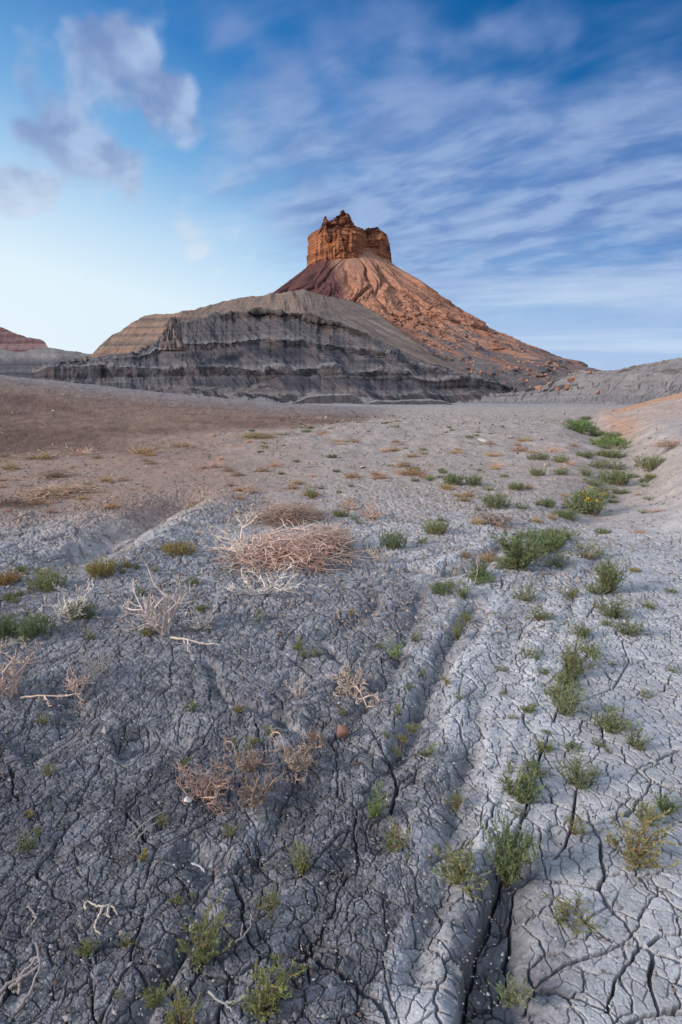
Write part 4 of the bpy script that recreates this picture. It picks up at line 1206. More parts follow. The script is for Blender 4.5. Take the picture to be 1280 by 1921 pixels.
def copy_of(key, loc, rz, w, h, tint=(1, 1, 1), label=None, cat=None, group=None, name=None):
    nm, parts = PROTO[key]
    if parts[0][0] is None:
        o = bpy.data.objects.new(name or nm, parts[0][1]); COL.objects.link(o); o.color = (*tint, 1)
    else:
        o = bpy.data.objects.new(name or nm, None); COL.objects.link(o); o.empty_display_size = .1
        for pn, me in parts:
            c = bpy.data.objects.new(pn, me); c.parent = o; COL.objects.link(c); c.color = (*tint, 1) if pn != "flower" else (1, 1, 1, 1)
    o.location = loc; o.rotation_euler = (0, 0, rz); o.scale = (w, w, h)
    tag(o, label, cat, group)
    return o

def plant(px, py, w, h, key, label, cat, group, tint=(1, 1, 1), rz=None, name=None):
    x, y, z = on_ground(px, py)
    c = y * CT - (z - EYE) * ST
    s = c / F
    if py >= 1190 and PROTO[key][1][0][0] and name == "green_shrub": w *= .82
    if py < 1190 and key in PROTO and PROTO[key][1][0][0]: w *= .86; h *= .86
    return copy_of(key, (x, y, z - .012 * min(1, h * s * 10)), rnd.uniform(0, 6.28) if rz is None else rz, w * s, max(h * s * .93, .01), tint, label, cat, group, name)

GR, DK, YG, GY, BR, RD = (1, 1, 1), (.82, .90, .84), (1.12, 1.05, .86), (1.12, 1.12, 1.2), (1.55, 1.08, .82), (1.7, .92, .7)
rnd.seed(99)
GG = "green shrubs on the cracked flat"
for row in [
    (950, 1650, 108, 145, "dense1", DK, "dense dark green shrub filling the long open crack in the right foreground"),
    (868, 1652, 135, 62, "spread1", YG, "sparse olive shrub spreading left of the dense one on the long crack"),
    (987, 1502, 75, 62, "spike1", GR, "small green shrub inside the long crack above the dense dark one"),
    (958, 1494, 60, 75, "sprig1", YG, "thin yellowish upright weed just left of the long crack"),
    (858, 1512, 50, 38, "spread2", YG, "low straggly weed on the edge of the dark ground, left of the yellowish upright one"),
    (1085, 1472, 95, 78, "dense2", GR, "bushy grey green shrub between the long crack and the right edge of the flat"),
    (1076, 1558, 48, 55, "spread2", YG, "small yellowish weed at the bend of the side crack"),
    (1188, 1608, 140, 105, "spread1", (1.4, 1.1, 1.0), "wide wispy shrub with reddish stems near the right edge"),
    (1212, 1540, 70, 52, "dense2", YG, "olive shrub tucked behind the wide wispy one at the right edge"),
    (1250, 1522, 60, 42, "dense1", DK, "small dark green shrub at the far right edge of the foreground"),
    (1143, 1368, 100, 62, "dense2", GR, "grey green shrub right of the long crack, larger of two side by side"),
    (1192, 1402, 60, 62, "spike1", GR, "narrower shrub just right of and below the larger grey green one"),
    (1064, 1338, 75, 75, "spread1", GY, "grey green shrub hanging over the long crack where it narrows"),
    (1072, 1258, 100, 85, "spread2", GR, "leggy green shrub with brown stems straddling the long crack"),
    (1092, 1196, 42, 34, "dense2", GR, "little green shrub at the far tip of the long crack"),
    (990, 1232, 55, 32, "spread2", GY, "faint sprawling weed left of the leggy shrub on the crack"),
    (1182, 1192, 68, 50, "spread1", GR, "small green shrub alone on pale clay toward the right edge"),
    (1146, 1157, 82, 60, "dense2", GR, "round green shrub below the tall upright one on the right"),
    (1140, 1112, 72, 92, "dense1", GR, "tall upright green shrub rising behind a round one on the right"),
    (1072, 1122, 62, 34, "spread2", YG, "thin low weed between the tall upright shrub and the big shrub mass"),
    (982, 1126, 55, 44, "spread1", GY, "pale grey green shrub below the big dark green mass"),
    (1016, 1162, 52, 42, "spread1", GR, "small green shrub with a few stems, below the pale grey green one"),
    (975, 1066, 110, 95, "dense1", DK, "big dark green bush, largest on the flat, left half of its clump"),
    (1022, 1030, 80, 52, "mound1", DK, "dark green bush forming the right rear half of the big clump"),
    (1040, 1060, 60, 34, "spread1", GY, "greyish low shrub at the right foot of the big clump"),
    (1098, 1046, 90, 52, "spread2", GY, "loose grey green shrub right of the big clump"),
    (900, 1082, 52, 46, "dense2", GR, "compact green shrub left below the big clump"),
    (868, 1118, 50, 44, "spike1", GY, "grey green shrub, right one of a pair on the rut edge"),
    (828, 1112, 52, 30, "mound1", DK, "dark low shrub, left one of a pair on the rut edge"),
    (930, 952, 60, 40, "mound1", GR, "round green shrub left of the yellow flowering bush"),
    (738, 1028, 60, 48, "mound2", DK, "dark green shrub in the middle of the flat, beside a short crack"),
    (818, 1000, 55, 38, "mound1", YG, "olive shrub with dry stems right of the middle dark green one"),
    (1152, 908, 75, 42, "mound1", GR, "wide green shrub in the wash, in front of the flat yellow flower"),
    (1222, 882, 70, 40, "mound2", GR, "green shrub on the right bank of the wash"),
    (1142, 838, 80, 28, "mound1", (.9, 1.15, .75), "bright green shrub low in the wash bed"),
    (1088, 812, 66, 32, "mound2", (.8, 1.0, .75), "deep green shrub at the head of the wash"),
    (740, 1232, 45, 42, "spike1", (1.5, 1.6, 1.35), "pale minty green shrub alone on the dark rutted mud"),
    (705, 1534, 55, 78, "spike1", (1.0, 1.15, .85), "tufted green shrub at the fork of the thick cracks in the centre foreground"),
    (752, 1592, 85, 72, "spread2", YG, "yellowish sprawling shrub right below the tufted one"),
    (566, 1634, 56, 76, "spread1", YG, "thin olive shrub in a crack junction in the centre foreground"),
    (378, 1786, 120, 105, "spread1", YG, "olive shrub with bent reddish stems in the lower left foreground"),
    (505, 1884, 125, 120, "spread1", (1.15, 1.08, .82), "wide olive shrub near the bottom edge, the largest in the dark mud"),
    (290, 1884, 55, 55, "spike1", YG, "small olive weed by a deep crack at the lower left"),
    (352, 1930, 95, 95, "spread2", (1.35, 1.2, .8), "yellowish spiky weed cut by the bottom edge of the picture"),
    (162, 1788, 42, 36, "dense2", YG, "small olive weed below the curly twig"),
    (48, 1592, 44, 30, "spread1", GR, "small green weed alone near the left edge of the dark mud"),
    (1074, 1722, 95, 62, "spread2", YG, "half dried sprawling weed over the crack in the right foreground"),
    (965, 1874, 70, 62, "spread1", GY, "faint grey green weed in the dark hollow by the bottom edge"),
    (512, 1708, 60, 55, "spread2", YG, "straggly olive weed on the diagonal crack left of centre"),
    (802, 1418, 42, 30, "spike1", GY, "small grey green weed on the dark edge right of the red stone"),
    (192, 1078, 75, 48, "mound1", BR, "brownish olive bush behind the white dead bush on the left"),
    (90, 1104, 80, 46, "mound2", YG, "green and yellow bush toward the left edge behind the white dead bush"),
    (12, 1094, 60, 36, "mound1", RD, "reddish tipped bush cut by the left edge"),
    (62, 1192, 95, 52, "mound2", DK, "dark green low bush left of the white dead bush"),
    (8, 1195, 50, 60, "mound1", DK, "dark green bush at the left edge in front of the reddish one"),
    (150, 1158, 60, 46, "mound2", GR, "green bush growing at the foot of the white dead bush"),
    (335, 1040, 75, 36, "mound1", BR, "brownish green bush on the cracked bank left of the tumbleweed"),
    (265, 1118, 30, 28, "spike1", GR, "small green weed behind the cream dead bush"),
    (170, 1200, 28, 26, "sprig2", GR, "little green weed between the white and the cream dead bushes"),
    (858, 1196, 26, 46, "spike1", YG, "upright olive weed in the right hand rut"),
    (878, 1166, 32, 30, "spread1", YG, "small olive weed at the far end of the right hand rut"),
    (1085, 800, 60, 20, "mound1", (.8, 1.0, .75), "green shrub farthest up the wash"),
    (1150, 822, 40, 18, "mound2", GR, "low green shrub on the left rim of the wash"),
    (1165, 925, 42, 14, "mound1", GY, "flat grey green shrub in front of the wide one in the wash"),
    (1132, 1000, 36, 14, "mound2", GR, "tiny flat green shrub on pale clay right of the big clump"),
    (850, 908, 50, 30, "mound1", DK, "left one of two dark green shrubs on the mid flat"),
    (888, 910, 42, 28, "mound2", DK, "right one of two dark green shrubs on the mid flat"),
    (1028, 950, 34, 24, "mound1", DK, "dark green shrub between the round one and the flowering bush"),
    (968, 918, 36, 22, "mound1", GR, "green shrub on the mid flat above the round one"),
    (1010, 862, 50, 18, "mound1", GR, "left one of two green shrubs behind the straw clump on the flat"),
    (1052, 868, 38, 20, "mound2", YG, "right one of two green shrubs behind the straw clump on the flat"),
    (1098, 858, 44, 18, "mound1", GR, "green shrub left of the flat yellow flowers in the wash"),
    (1052, 890, 36, 16, "mound2", GY, "small grey green shrub in front of the straw clump"),
    (1008, 892, 34, 22, "mound1", GY, "small grey green shrub right of the two dark ones on the mid flat"),
    (640, 968, 36, 20, "mound1", YG, "olive shrub behind the tumbleweed heap"),
    (585, 935, 34, 34, "spread1", YG, "tall thin olive weed behind the tumbleweed heap"),
    (1100, 893, 42, 26, "spread1", GY, "pale open shrub left of the wide one in the wash"),
    (1192, 1072, 26, 10, "mound1", BR, "small rusty mat of weed on the pale clay near the right edge"),
]:
    px, py, w, h, key, tint, label = row
    plant(px, py, w, h, key, label, "weed" if "weed" in label else "shrub", GG, tint, name="weed" if "weed" in label else "green_shrub")

plant(1098, 962, 82, 62, "flower", "rounded green bush topped with bright yellow flowers beside the wash", "shrub", None)
plant(1142, 855, 26, 12, "flower", "flat patch plant with yellow flowers low in the wash", "shrub", None)
plant(1222, 898, 30, 14, "flower", "small yellowish flowering plant below the shrub on the right bank", "shrub", None, YG)

DG = "dead bushes on the dark mud"
for row in [
    (140, 1160, 92, 74, "dead1", (1.15, 1.15, 1.15), "white branched dead bush standing among green bushes on the left"),
    (312, 1192, 128, 118, "dead2", (1, 1, 1), "tall cream dead bush with a tufted top, left of centre"),
    (382, 1178, 72, 44, "dead1", (1, .97, .95), "low cream dead bush right beside the tall tufted one"),
    (30, 1305, 125, 112, "dead2", (1, .9, .85), "large pinkish dead bush cut by the left edge"),
    (146, 1302, 58, 48, "dead2", (1, .9, .84), "small pinkish dead bush, front one of a pair near the left"),
    (186, 1262, 52, 50, "dead3", (.8, .78, .74), "small greyish dead bush, rear one of a pair near the left"),
    (496, 1112, 142, 52, "dead3", (1.12, 1.1, 1.08), "spreading white dead bush in front of the tumbleweed heap"),
    (458, 1048, 95, 95, "dead1", (1.1, 1.05, 1), "white dead bush with tall bare branches left of the tumbleweed heap"),
    (640, 1036, 80, 50, "dead2", (.95, .85, .8), "pinkish dead bush right of the tumbleweed heap"),
    (712, 1052, 55, 38, "dead3", (1, .95, .9), "small pale dead bush left of the dark green shrub at mid flat"),
    (660, 1306, 82, 50, "curly1", (1.25, 1.25, 1.25), "pinkish curly dead bush on the ruts above the red stone"),
    (548, 1440, 84, 58, "curly1", (1, .95, .9), "gnarled tan dead bush left of the reddish brown stone"),
    (455, 1440, 70, 44, "curly1", (.9, .82, .76), "gnarled tan dead bush between the reddish one and the one by the stone"),
    (392, 1500, 85, 70, "curly2", (1.1, 1, .95), "reddish tangled dead bush beside the white stone"),
    (488, 1505, 66, 54, "curly1", (.75, .68, .62), "brown dead bush of thin bent stems right of the reddish tangled one"),
    (590, 1402, 26, 40, "curly1", (.9, .8, .7), "upright bit of dead bush next to the red stone"),
    (560, 1304, 40, 45, "dead3", (1, .95, .88), "thin lone dead sprig left of the pinkish curly bush"),
    (8, 1215, 40, 20, "dead3", (.9, .85, .8), "flat dead bush under the dark bush at the left edge"),
    (702, 972, 56, 34, "dead2", (.95, .78, .68), "rusty dead bush on the mid flat"),
    (660, 955, 46, 26, "dead2", (1, .85, .75), "tan dead bush left of the rusty one on the mid flat"),
    (930, 985, 60, 26, "curly2", (.9, .9, .9), "brown dead bush under the round green shrub"),
    (462, 925, 30, 18, "dead2", (1.1, 1, .95), "small whitish dead bush far behind the tumbleweed heap"),
]:
    px, py, w, h, key, tint, label = row
    plant(px, py, w, h, key, label, "dead bush", DG, tint)
plant(548, 1050, 178, 58, "tumble", "dense pinkish heap of tumbleweed in the middle left of the flat", "tumbleweed", None, (1.25, 1.15, 1.1), rz=.3)
plant(610, 1030, 100, 46, "tumble", "thinner tumbleweed at the right end of the dense pinkish heap", "tumbleweed", None, (1, .95, .9), rz=2.0)
plant(540, 975, 120, 30, "tumble", "low brownish tumbleweed behind the dense pinkish heap", "tumbleweed", None, (.75, .66, .58), rz=1.0)

for row in [
    (150, 853, 52, 13, "straw2", (1.1, 1.0, .9), "pinkish dry tuft at the foot of the brown mound, right one of a row"),
    (75, 860, 60, 13, "straw1", (1.1, 1, .9), "yellow brown dry tuft at the foot of the brown mound near the left edge"),
    (268, 850, 44, 18, "straw1", (1.2, 1.1, 1), "pale upright dry tuft at the foot of the brown mound"),
    (345, 838, 40, 10, "straw1", (1.1, 1, .9), "flat yellowish dry tuft on the pale strip below the mound"),
    (402, 876, 34, 12, "straw2", (1, .85, .8), "reddish dry tuft alone on the pale ground right of the mound foot"),
    (105, 893, 62, 12, "mat1", (.75, .7, .62), "dark low dry mat on the brown flat at left"),
    (20, 880, 30, 18, "straw1", (1, .95, .7), "olive dry tuft at the left edge below the mound"),
    (120, 925, 120, 12, "mat1", (.95, .82, .68), "long rusty dry mat on the brown flat at left"),
    (198, 903, 18, 12, "straw1", (1, .85, .6), "small rusty dry tuft on the brown flat"),
    (1040, 848, 36, 14, "straw2", (1.2, 1.15, 1.05), "pale straw clump on the flat left of the wash"),
    (770, 890, 55, 16, "straw1", (1.05, .85, .65), "orange brown dry tuft on the mid flat left of two dark green shrubs"),
    (985, 828, 30, 9, "straw1", (1, .9, .6), "olive brown dry tuft on the far flat"),
    (1262, 838, 60, 12, "mat1", (.95, .8, .7), "rusty dry mat on the right bank under the tan mound"),
    (480, 820, 60, 10, "mat1", (.8, .85, .55), "olive dry mat at the far end of the brown mound foot"),
]:
    px, py, w, h, key, tint, label = row
    plant(px, py, w, h, key, label, "dry tuft", "dry tufts on the flat", tint)

# small growth scattered over the flats; nothing but its area tells one from the next
def scatter(n, poly, sizes, keys, tints, label, cat, group, name, seed, line=None):
    rnd.seed(seed); k = 0
    for _ in range(n * 40):
        if k >= n: break
        if line:
            t = rnd.random() * (len(line) - 1); i = int(t); u = t - i
            px = line[i][0] * (1 - u) + line[i + 1][0] * u + rnd.gauss(0, poly); py = line[i][1] * (1 - u) + line[i + 1][1] * u + rnd.gauss(0, poly * .6)
        else:
            px = rnd.uniform(poly[0], poly[2]); py = rnd.uniform(poly[1], poly[3])
            if vnoise(np.array([px / 60.]), np.array([py / 30.]), seed)[0] < -.05: continue
        sc = rnd.uniform(.6, 1.25); kf = np.clip((py - 745) / 120, .3, 1) if py < 900 else 1
        i = rnd.randrange(len(keys))
        plant(px, py, sizes[0] * sc * kf, sizes[1] * sc * kf, keys[i], label, cat, group, tints[i % len(tints)], name=name); k += 1

scatter(46, (470, 772, 1080, 905), (24, 10), ["mound2", "tuft1", "mound1"], [GR, YG, DK], "low green tuft on the pale flat between the brown mound and the wash", "weed", "green tufts on the far flat", "weed", 201)
scatter(52, (440, 772, 1080, 940), (26, 9), ["straw1", "straw2", "mat1"], [(1.1, .95, .75), (1, .85, .75), (.9, .75, .6)], "low dry straw tuft on the pale flat between the brown mound and the wash", "dry tuft", "straw tufts on the far flat", "dry_tuft", 202)
scatter(12, 10, (40, 10), ["mound2", "mound1", "straw1"], [GR, YG, (1, .9, .6)], "low olive tuft in the row along the far foot of the brown mound", "weed", "tufts along the mound foot", "weed", 203, line=[(430, 832), (520, 815), (600, 803), (690, 800), (760, 795)])
scatter(30, (0, 850, 460, 965), (20, 8), ["straw1", "straw2", "mat1"], [(1, .8, .6), (1, .85, .75), (.8, .7, .6)], "small rusty tuft on the brown flat below the mound at left", "dry tuft", "tufts on the brown flat", "dry_tuft", 204)
scatter(34, (560, 905, 1060, 1050), (24, 14), ["tuft1", "sprig2", "straw1", "spread1"], [YG, GR, (1, .9, .7), GR], "small weed on the middle of the flat around the green shrubs", "weed", "small weeds at mid flat", "weed", 205)
scatter(26, (430, 1120, 900, 1420), (22, 22), ["sprig2", "sprig1", "spread1"], [YG, BR, GR], "tiny weed sprout on the rutted dark mud in the middle", "weed", "sprouts on the rutted mud", "weed", 206)
scatter(18, (20, 1330, 640, 1880), (26, 28), ["sprig1", "sprig2", "spread2"], [YG, BR, YG], "tiny weed sprout on the dark crumbly mud at lower left", "weed", "sprouts on the dark mud", "weed", 207)
scatter(16, (930, 1090, 1270, 1460), (30, 18), ["spread2", "sprig2", "tuft1"], [GY, YG, GR], "tiny weed sprout on the pale cracked clay at right", "weed", "sprouts on the pale clay", "weed", 208)
scatter(18, (0, 1060, 430, 1200), (26, 18), ["tuft1", "sprig2", "mound1"], [YG, BR, GR], "small weed among the bushes at the left edge of the mud", "weed", "small weeds among the left bushes", "weed", 209)
scatter(26, 9, (46, 26), ["spread1", "dense2", "spread2", "spike1"], [GR, GY, DK, YG], "small green weed rooted in the long open crack among the larger shrubs", "weed", "weeds along the long crack", "weed", 211, line=[(952, 1640), (988, 1500), (1047, 1335), (1078, 1235), (1112, 1140), (1150, 1060)])
scatter(36, 14, (58, 22), ["mound1", "mound2", "spread1"], [GR, (.9, 1.05, .8), GY], "low green shrub in the line of growth along the wash", "shrub", "shrubs along the wash", "green_shrub", 212, line=[(1085, 795), (1130, 822), (1150, 860), (1135, 905), (1080, 960), (1030, 1010), (960, 1060), (850, 1110)])
scatter(14, (1080, 790, 1250, 1000), (26, 9), ["mound1", "tuft1", "straw2"], [GR, GY, (1, .9, .8)], "small low tuft in the bed of the wash", "weed", "tufts in the wash", "weed", 210)

# ------------------------------------------------------------------ twigs, stones, rubble
def twig(name, strands, r, col, label):
    """strands: photo pixel polylines lying on the ground, with a lift in metres"""
    T = Tubes()
    x0, y0, z0 = on_ground(*strands[0][0][:2])
    for st in strands:
        pts = []
        for q in st:
            x, y, z = on_ground(q[0], q[1]); lift = q[2] if len(q) > 2 else .008
            pts.append([x - x0, y - y0, z - z0 + lift])
        pts = np.array(pts); t = np.linspace(0, 1, len(pts)); tt = np.linspace(0, 1, len(pts) * 4)
        P = np.stack([np.interp(tt, t, pts[:, i]) for i in range(3)], 1)
        for _ in range(2): P[1:-1] = (P[:-2] + 2 * P[1:-1] + P[2:]) / 4
        P += np.array([[rnd.gauss(0, r * .35) for _ in range(3)] for _ in range(len(P))])
        T.tube(P, r, r * .6, np.array(col), 5)
    V, Fc, C = T.arrays()
    o = link_mesh(name, V, [Fc], dry_mat, C, loc=(x0, y0, z0))
    tag(o, label, "twig")
twig("dry_twig", [[(163, 1712), (158, 1703), (166, 1697), (180, 1705), (196, 1712, .02), (212, 1709, .02), (222, 1722)], [(196, 1712, .02), (180, 1735), (178, 1750), (190, 1757)], [(206, 1709, .02), (202, 1722), (208, 1728)]], .0035, (.50, .44, .36), "curly pale twig lying alone on the dark mud at lower left")
twig("dry_twig", [[(0, 1868), (40, 1838), (75, 1812, .03)], [(20, 1862), (45, 1845, .02), (80, 1826, .02), (72, 1800, .05)], [(36, 1900), (60, 1865, .01), (78, 1832, .03)], [(0, 1890), (12, 1868)], [(38, 1840, .01), (36, 1870)]], .0045, (.34, .29, .27), "forked grey dead branch at the left edge near the bottom")
twig("dry_twig", [[(48, 1758), (60, 1742), (70, 1728), (62, 1718), (52, 1704)], [(70, 1728), (62, 1724)]], .0035, (.32, .28, .26), "bent grey twig left of the curly pale one")
twig("dry_twig", [[(243, 1578), (258, 1562), (280, 1545), (300, 1530), (312, 1524)], [(252, 1588), (270, 1565), (292, 1548), (316, 1535)]], .003, (.36, .32, .29), "two thin straight stalks lying side by side left of the white stone")
twig("dry_twig", [[(360, 1626), (372, 1630), (386, 1640)]], .003, (.56, .54, .52), "short white stick on the mud in the lower left")
twig("dry_twig", [[(392, 1868, .01), (408, 1880), (424, 1892), (437, 1902)], [(424, 1888), (444, 1886), (462, 1874, .01)]], .0032, (.5, .47, .44), "pale forked twig at the bottom edge left of the wide olive shrub")
twig("dry_twig", [[(442, 1772), (456, 1764), (470, 1745), (472, 1722)], [(452, 1766), (456, 1740)]], .0028, (.42, .38, .34), "thin curved twig right of the olive shrub with reddish stems")
twig("dry_twig", [[(890, 1098), (896, 1085, .06), (893, 1075, .10), (897, 1068, .12)]], .004, (.5, .42, .34), "short bare stick leaning beside the compact green shrub")

def stone_mesh(seed, sub=3, rough=.25, flatz=.7):
    rg = np.random.default_rng(seed)
    n1 = 22; n2 = 14
    u = np.linspace(0, 2 * math.pi, n1, endpoint=False); v = np.linspace(0, math.pi, n2)
    U, Vv = np.meshgrid(u, v)
    P = np.stack([np.sin(Vv) * np.cos(U), np.sin(Vv) * np.sin(U), np.cos(Vv)], -1)
    # chop with random planes for flat facets
    for i in range(12):
        nrm = rg.normal(size=3); nrm /= np.linalg.norm(nrm); h = rg.uniform(.40, .74)
        d = P @ nrm
        P = P - np.clip(d - h, 0, None)[..., None] * nrm
    P = P * (1 + rough * .2 * rg.normal(size=P.shape[:2])[..., None] * 0.25)
    P[..., 2] *= flatz
    P[0] = P[0].mean(0); P[-1] = P[-1].mean(0)
    i = np.arange(n1 * n2).reshape(n2, n1); j = np.roll(i, -1, 1)
    return P.reshape(-1, 3), np.stack([i[:-1], i[1:], j[1:], j[:-1]], -1).reshape(-1, 4)

stone_mat = earth_mat("stone_grain", [(60, .6, .01)], .25, .9, 14)
boulder_mat = earth_mat("boulder_rock", [(1.4, .7, .3)], .28, .95, .9)
def stone(px, py, w, h, col, label, seed, name="stone", dig=.25):
    x, y, z = on_ground(px, py); s = (y * CT - (z - EYE) * ST) / F
    V, Fc = stone_mesh(seed)
    C = np.broadcast_to(np.array(col), V.shape)
    o = link_mesh(name, V * np.array([w * s / 2, w * s / 2 * .8, h * s / 2]) , [Fc], stone_mat, C, loc=(x, y, z + h * s * (.5 - dig)))
    o.rotation_euler = (0, .15, seed * 1.3)
    tag(o, label, "stone")
stone(640, 1388, 36, 46, (.30, .165, .13), "reddish brown stone standing on the mud beside a gnarled dead bush", 5)
stone(356, 1508, 22, 22, (.62, .64, .66), "whitish stone at the foot of the reddish tangled dead bush", 7)
stone(905, 829, 24, 10, (.58, .53, .49), "flat whitish stone on the far flat left of the wash", 9)
stone(680, 878, 22, 9, (.50, .47, .45), "pale grey flat stone on the mid flat", 11)
stone(100, 772, 8, 5, (.66, .64, .62), "tiny white stone high on the brown mound at left", 13)
stone(958, 820, 16, 6, (.52, .47, .43), "small pale stone on the far flat right of the flat whitish one", 15)

def gravel():
    """loose chips and crumbs over the flats, nobody could count them"""
    rg = np.random.default_rng(8)
    n = 26000
    py = 1921 - (1921 - 775) * rg.random(n) ** .75; px = rg.uniform(-120, 1400, n)
    x, y = flat(px, py)
    keep = rg.random(n) < np.where((px < 900) | (py < 950), .9, .45)
    x, y, px, py = x[keep], y[keep], px[keep], py[keep]; n = len(x)
    z = ground_low(x, y)[0]
    s = np.clip(.0016 * np.exp(rg.normal(0, .55, n)) * (1 + .24 * y), .0012, .06)
    base = np.array([[1, 0, 0], [0, 1, 0], [-1, 0, 0], [0, -1, 0], [0, 0, .8], [0, 0, -.6]], float)
    R = rg.uniform(0, 6.28, n); ca, sa = np.cos(R), np.sin(R)
    B = base[None] * (s[:, None, None] * rg.uniform(.5, 1.3, (n, 1, 3))) * rg.uniform(.7, 1.3, (n, 6, 1))
    V = np.stack([B[..., 0] * ca[:, None] - B[..., 1] * sa[:, None], B[..., 0] * sa[:, None] + B[..., 1] * ca[:, None], B[..., 2]], -1)
    V = V + np.stack([x, y, z + s * .3], -1)[:, None, :]
    f = np.array([[0, 1, 4], [1, 2, 4], [2, 3, 4], [3, 0, 4], [1, 0, 5], [2, 1, 5], [3, 2, 5], [0, 3, 5]])
    Fc = (np.arange(n)[:, None, None] * 6 + f[None]).reshape(-1, 3)
    t = rg.random(n)[:, None]
    c = np.where(t < .06, [[.58, .57, .56]], np.where(t < .45, [[.20, .185, .185]], np.where(t < .8, [[.33, .315, .315]], [[.17, .12, .10]]))) * rg.uniform(.7, 1.2, (n, 1))
    br = sstep(900, 780, py) * sstep(760, 560, px)
    c = c * (1 - br[:, None]) + br[:, None] * np.array([[.22, .165, .14]]) * rg.uniform(.45, 1.5, (n, 1))
    o = link_mesh("gravel", V.reshape(-1, 3), [Fc], stone_mat, np.repeat(c, 6, 0), smooth=False)
    o["kind"] = "stuff"
gravel()

def litter():
    """dead straw and leaf crumbs lying over the flats"""
    rg = np.random.default_rng(18)
    n = 30000
    py = 775 + 420 * rg.random(n) ** 1.25; px = rg.uniform(-60, 1340, n)
    x, y = flat(px, py)
    patch = vnoise(px / 70, py / 26, 611) + .6 * vnoise(px / 22, py / 9, 612)
    k = .45 + .8 * sstep(-.1, .6, patch); k = k * np.where(px > 1080, .35, 1) * np.where(py > 1080, .5, 1) * np.where((py < 830) & (px < 520), .15, 1)
    keep = rg.random(n) < k
    x, y, px, py = x[keep], y[keep], px[keep], py[keep]; n = len(x)
    z = ground_low(x, y)[0]
    L = (.012 + .0045 * y) * rg.uniform(.6, 1.8, n); W = L * rg.uniform(.10, .22, n)
    az = rg.uniform(0, 6.28, n); ti = rg.uniform(0, .7, n) ** 1.3
    D = np.stack([np.cos(az) * np.cos(ti), np.sin(az) * np.cos(ti), np.sin(ti)], -1); A = np.stack([-np.sin(az), np.cos(az), 0 * az], -1)
    P = np.stack([x, y, z + .004], -1)
    V = np.stack([P - A * W[:, None] * .5, P + D * L[:, None] * .5 - A * W[:, None], P + D * L[:, None], P + D * L[:, None] * .5 + A * W[:, None]], 1)
    pal = np.array([[.40, .30, .21], [.30, .19, .13], [.22, .15, .11], [.46, .38, .31], [.15, .15, .09], [.13, .12, .12]])
    c = pal[rg.choice(6, n, p=[.22, .22, .16, .16, .12, .12])] * rg.uniform(.7, 1.25, (n, 1))
    o = link_mesh("plant_litter", V.reshape(-1, 3), [np.arange(4 * n).reshape(n, 4)], dry_mat, np.repeat(c, 4, 0), smooth=False)
    o["kind"] = "stuff"
litter()

def on_cone(px, py):
    """points of the talus surface seen at photo pixels (arrays)"""
    X, dy, dz = ray(px, py)
    t = np.linspace(120, 330, 500)[None, :]
    x = X[:, None] * t; y = dy[:, None] * t; z = EYE + dz[:, None] * t
    th = np.arctan2(y - TD, x - TX); r = np.hypot(x - TX, y - TD)
    ins = (r < cone_radius(th, z)) & (z > Z_BOT) & (z < Z_TOP)
    k = np.argmax(ins, 1); ok = ins.any(1)
    i = np.arange(len(k))
    return np.stack([x[i, k], y[i, k], z[i, k]], -1), ok

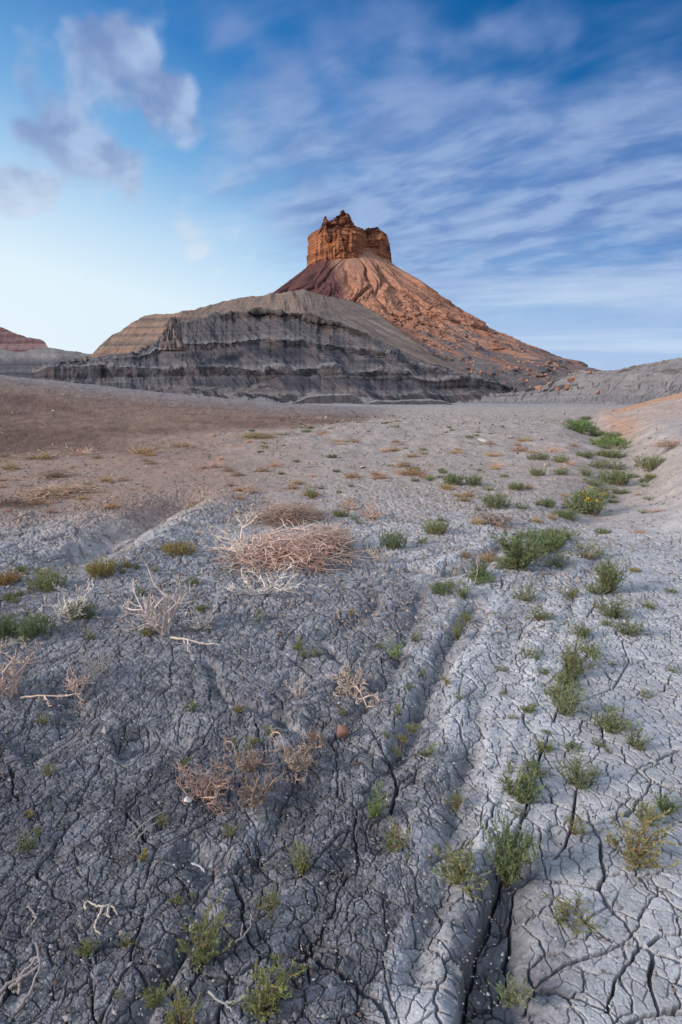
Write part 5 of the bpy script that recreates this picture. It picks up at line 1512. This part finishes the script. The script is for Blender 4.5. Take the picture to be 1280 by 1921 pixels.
def talus_rocks():
    rg = np.random.default_rng(21)
    n = 9000
    px = rg.uniform(560, 1095, n); py = 490 + 240 * rg.random(n) ** .8
    P, ok = on_cone(px, py)
    # rubble lies lower down and in bands; the upper chutes are clean
    f = (Z_TOP - P[:, 2]) / (Z_TOP - Z_BOT)
    right = 505 + (px - 742) * .54
    ok &= (py > np.where(px > 742, right + 4, 500)) & (px > 625 + 0 * py)
    dens = sstep(.10, .45, f) * (1 - .75 * sstep(.72, .9, f)) * (.35 + .8 * sstep(-.2, .3, vnoise(px / 25, py / 25, 601)))
    ok &= rg.random(n) < dens
    P, f, px, py = P[ok], f[ok], px[ok], py[ok]
    size = np.clip(.34 * np.exp(rg.normal(0, .5, len(P))), .15, 1.5)
    o = np.argsort(-size); P, size, f = P[o], size[o], f[o]
    meshes = []
    for s in range(6):
        V, Fc = stone_mesh(300 + s, flatz=.85)
        t = (s * .37) % 1
        C = np.broadcast_to(np.array([.36, .19, .125]) * (.75 + .5 * t), V.shape)
        ob = link_mesh("boulder", V, [Fc], boulder_mat, C, smooth=False); meshes.append(ob.data); bpy.data.objects.remove(ob)
    NB_ = 130
    for i in range(NB_):
        b = bpy.data.objects.new("boulder", meshes[i % 6]); COL.objects.link(b)
        b.location = P[i]; s = size[i]
        b.scale = (s * rg.uniform(.7, 1.2), s * rg.uniform(.7, 1.2), s * rg.uniform(.6, 1.0)); b.rotation_euler = rg.uniform(0, 6.28, 3)
        tag(b, "orange boulder among the rubble of the talus slope below the tower", "boulder", "boulders on the talus slope")
    P, size, f = P[NB_:], size[NB_:], f[NB_:]
    n = len(P)
    base = np.array([[1, 0, 0], [0, 1, 0], [-1, 0, 0], [0, -1, 0], [0, 0, .8], [0, 0, -.8]], float)
    V = base[None] * size[:, None, None] * rg.uniform(.6, 1.3, (n, 6, 1)) + rg.normal(0, .15, (n, 6, 3)) * size[:, None, None] + P[:, None, :]
    ff = np.array([[0, 1, 4], [1, 2, 4], [2, 3, 4], [3, 0, 4], [1, 0, 5], [2, 1, 5], [3, 2, 5], [0, 3, 5]])
    c = np.array([.34, .18, .12])[None] * rg.uniform(.5, 1.35, (n, 1))
    ob = link_mesh("rubble", V.reshape(-1, 3), [(np.arange(n)[:, None, None] * 6 + ff[None]).reshape(-1, 3)], boulder_mat, np.repeat(c, 6, 0), smooth=False)
    ob["kind"] = "stuff"
    return meshes
bmesh_list = talus_rocks()

def foot_boulder(px, py, w, h, y, label, k, tint=None):
    p = at_depth(px, py, y); s = y / F
    b = bpy.data.objects.new("boulder", bmesh_list[k % 6]); COL.objects.link(b)
    b.location = (p[0], p[1], p[2] - .3 * h * s); b.scale = (w * s * .42, w * s * .42, h * s * .45); b.rotation_euler = (0.2, .1, k * 1.1)
    tag(b, label, "boulder", "boulders at the foot of the talus")
for row in [
    (1010, 722, 20, 16, 104, "orange boulder at the foot of the talus, left end of the orange heap"),
    (1030, 717, 14, 12, 106, "small orange boulder second from the left in the heap at the talus foot"),
    (1048, 725, 16, 14, 104, "orange boulder in the middle of the heap at the talus foot"),
    (1064, 722, 20, 16, 104, "large orange boulder at the right end of the heap at the talus foot"),
    (1072, 706, 22, 18, 112, "orange block on the saddle above the heap at the talus foot"),
    (1032, 676, 20, 13, 180, "lone orange block on the right skyline of the talus"),
    (1121, 733, 14, 10, 100, "lone orange boulder on the grey hills right of the heap"),
    (1106, 697, 14, 7, 120, "dark flat rock on the saddle skyline right of the talus"),
]:
    foot_boulder(*row[:5], row[5], len(row[5]))
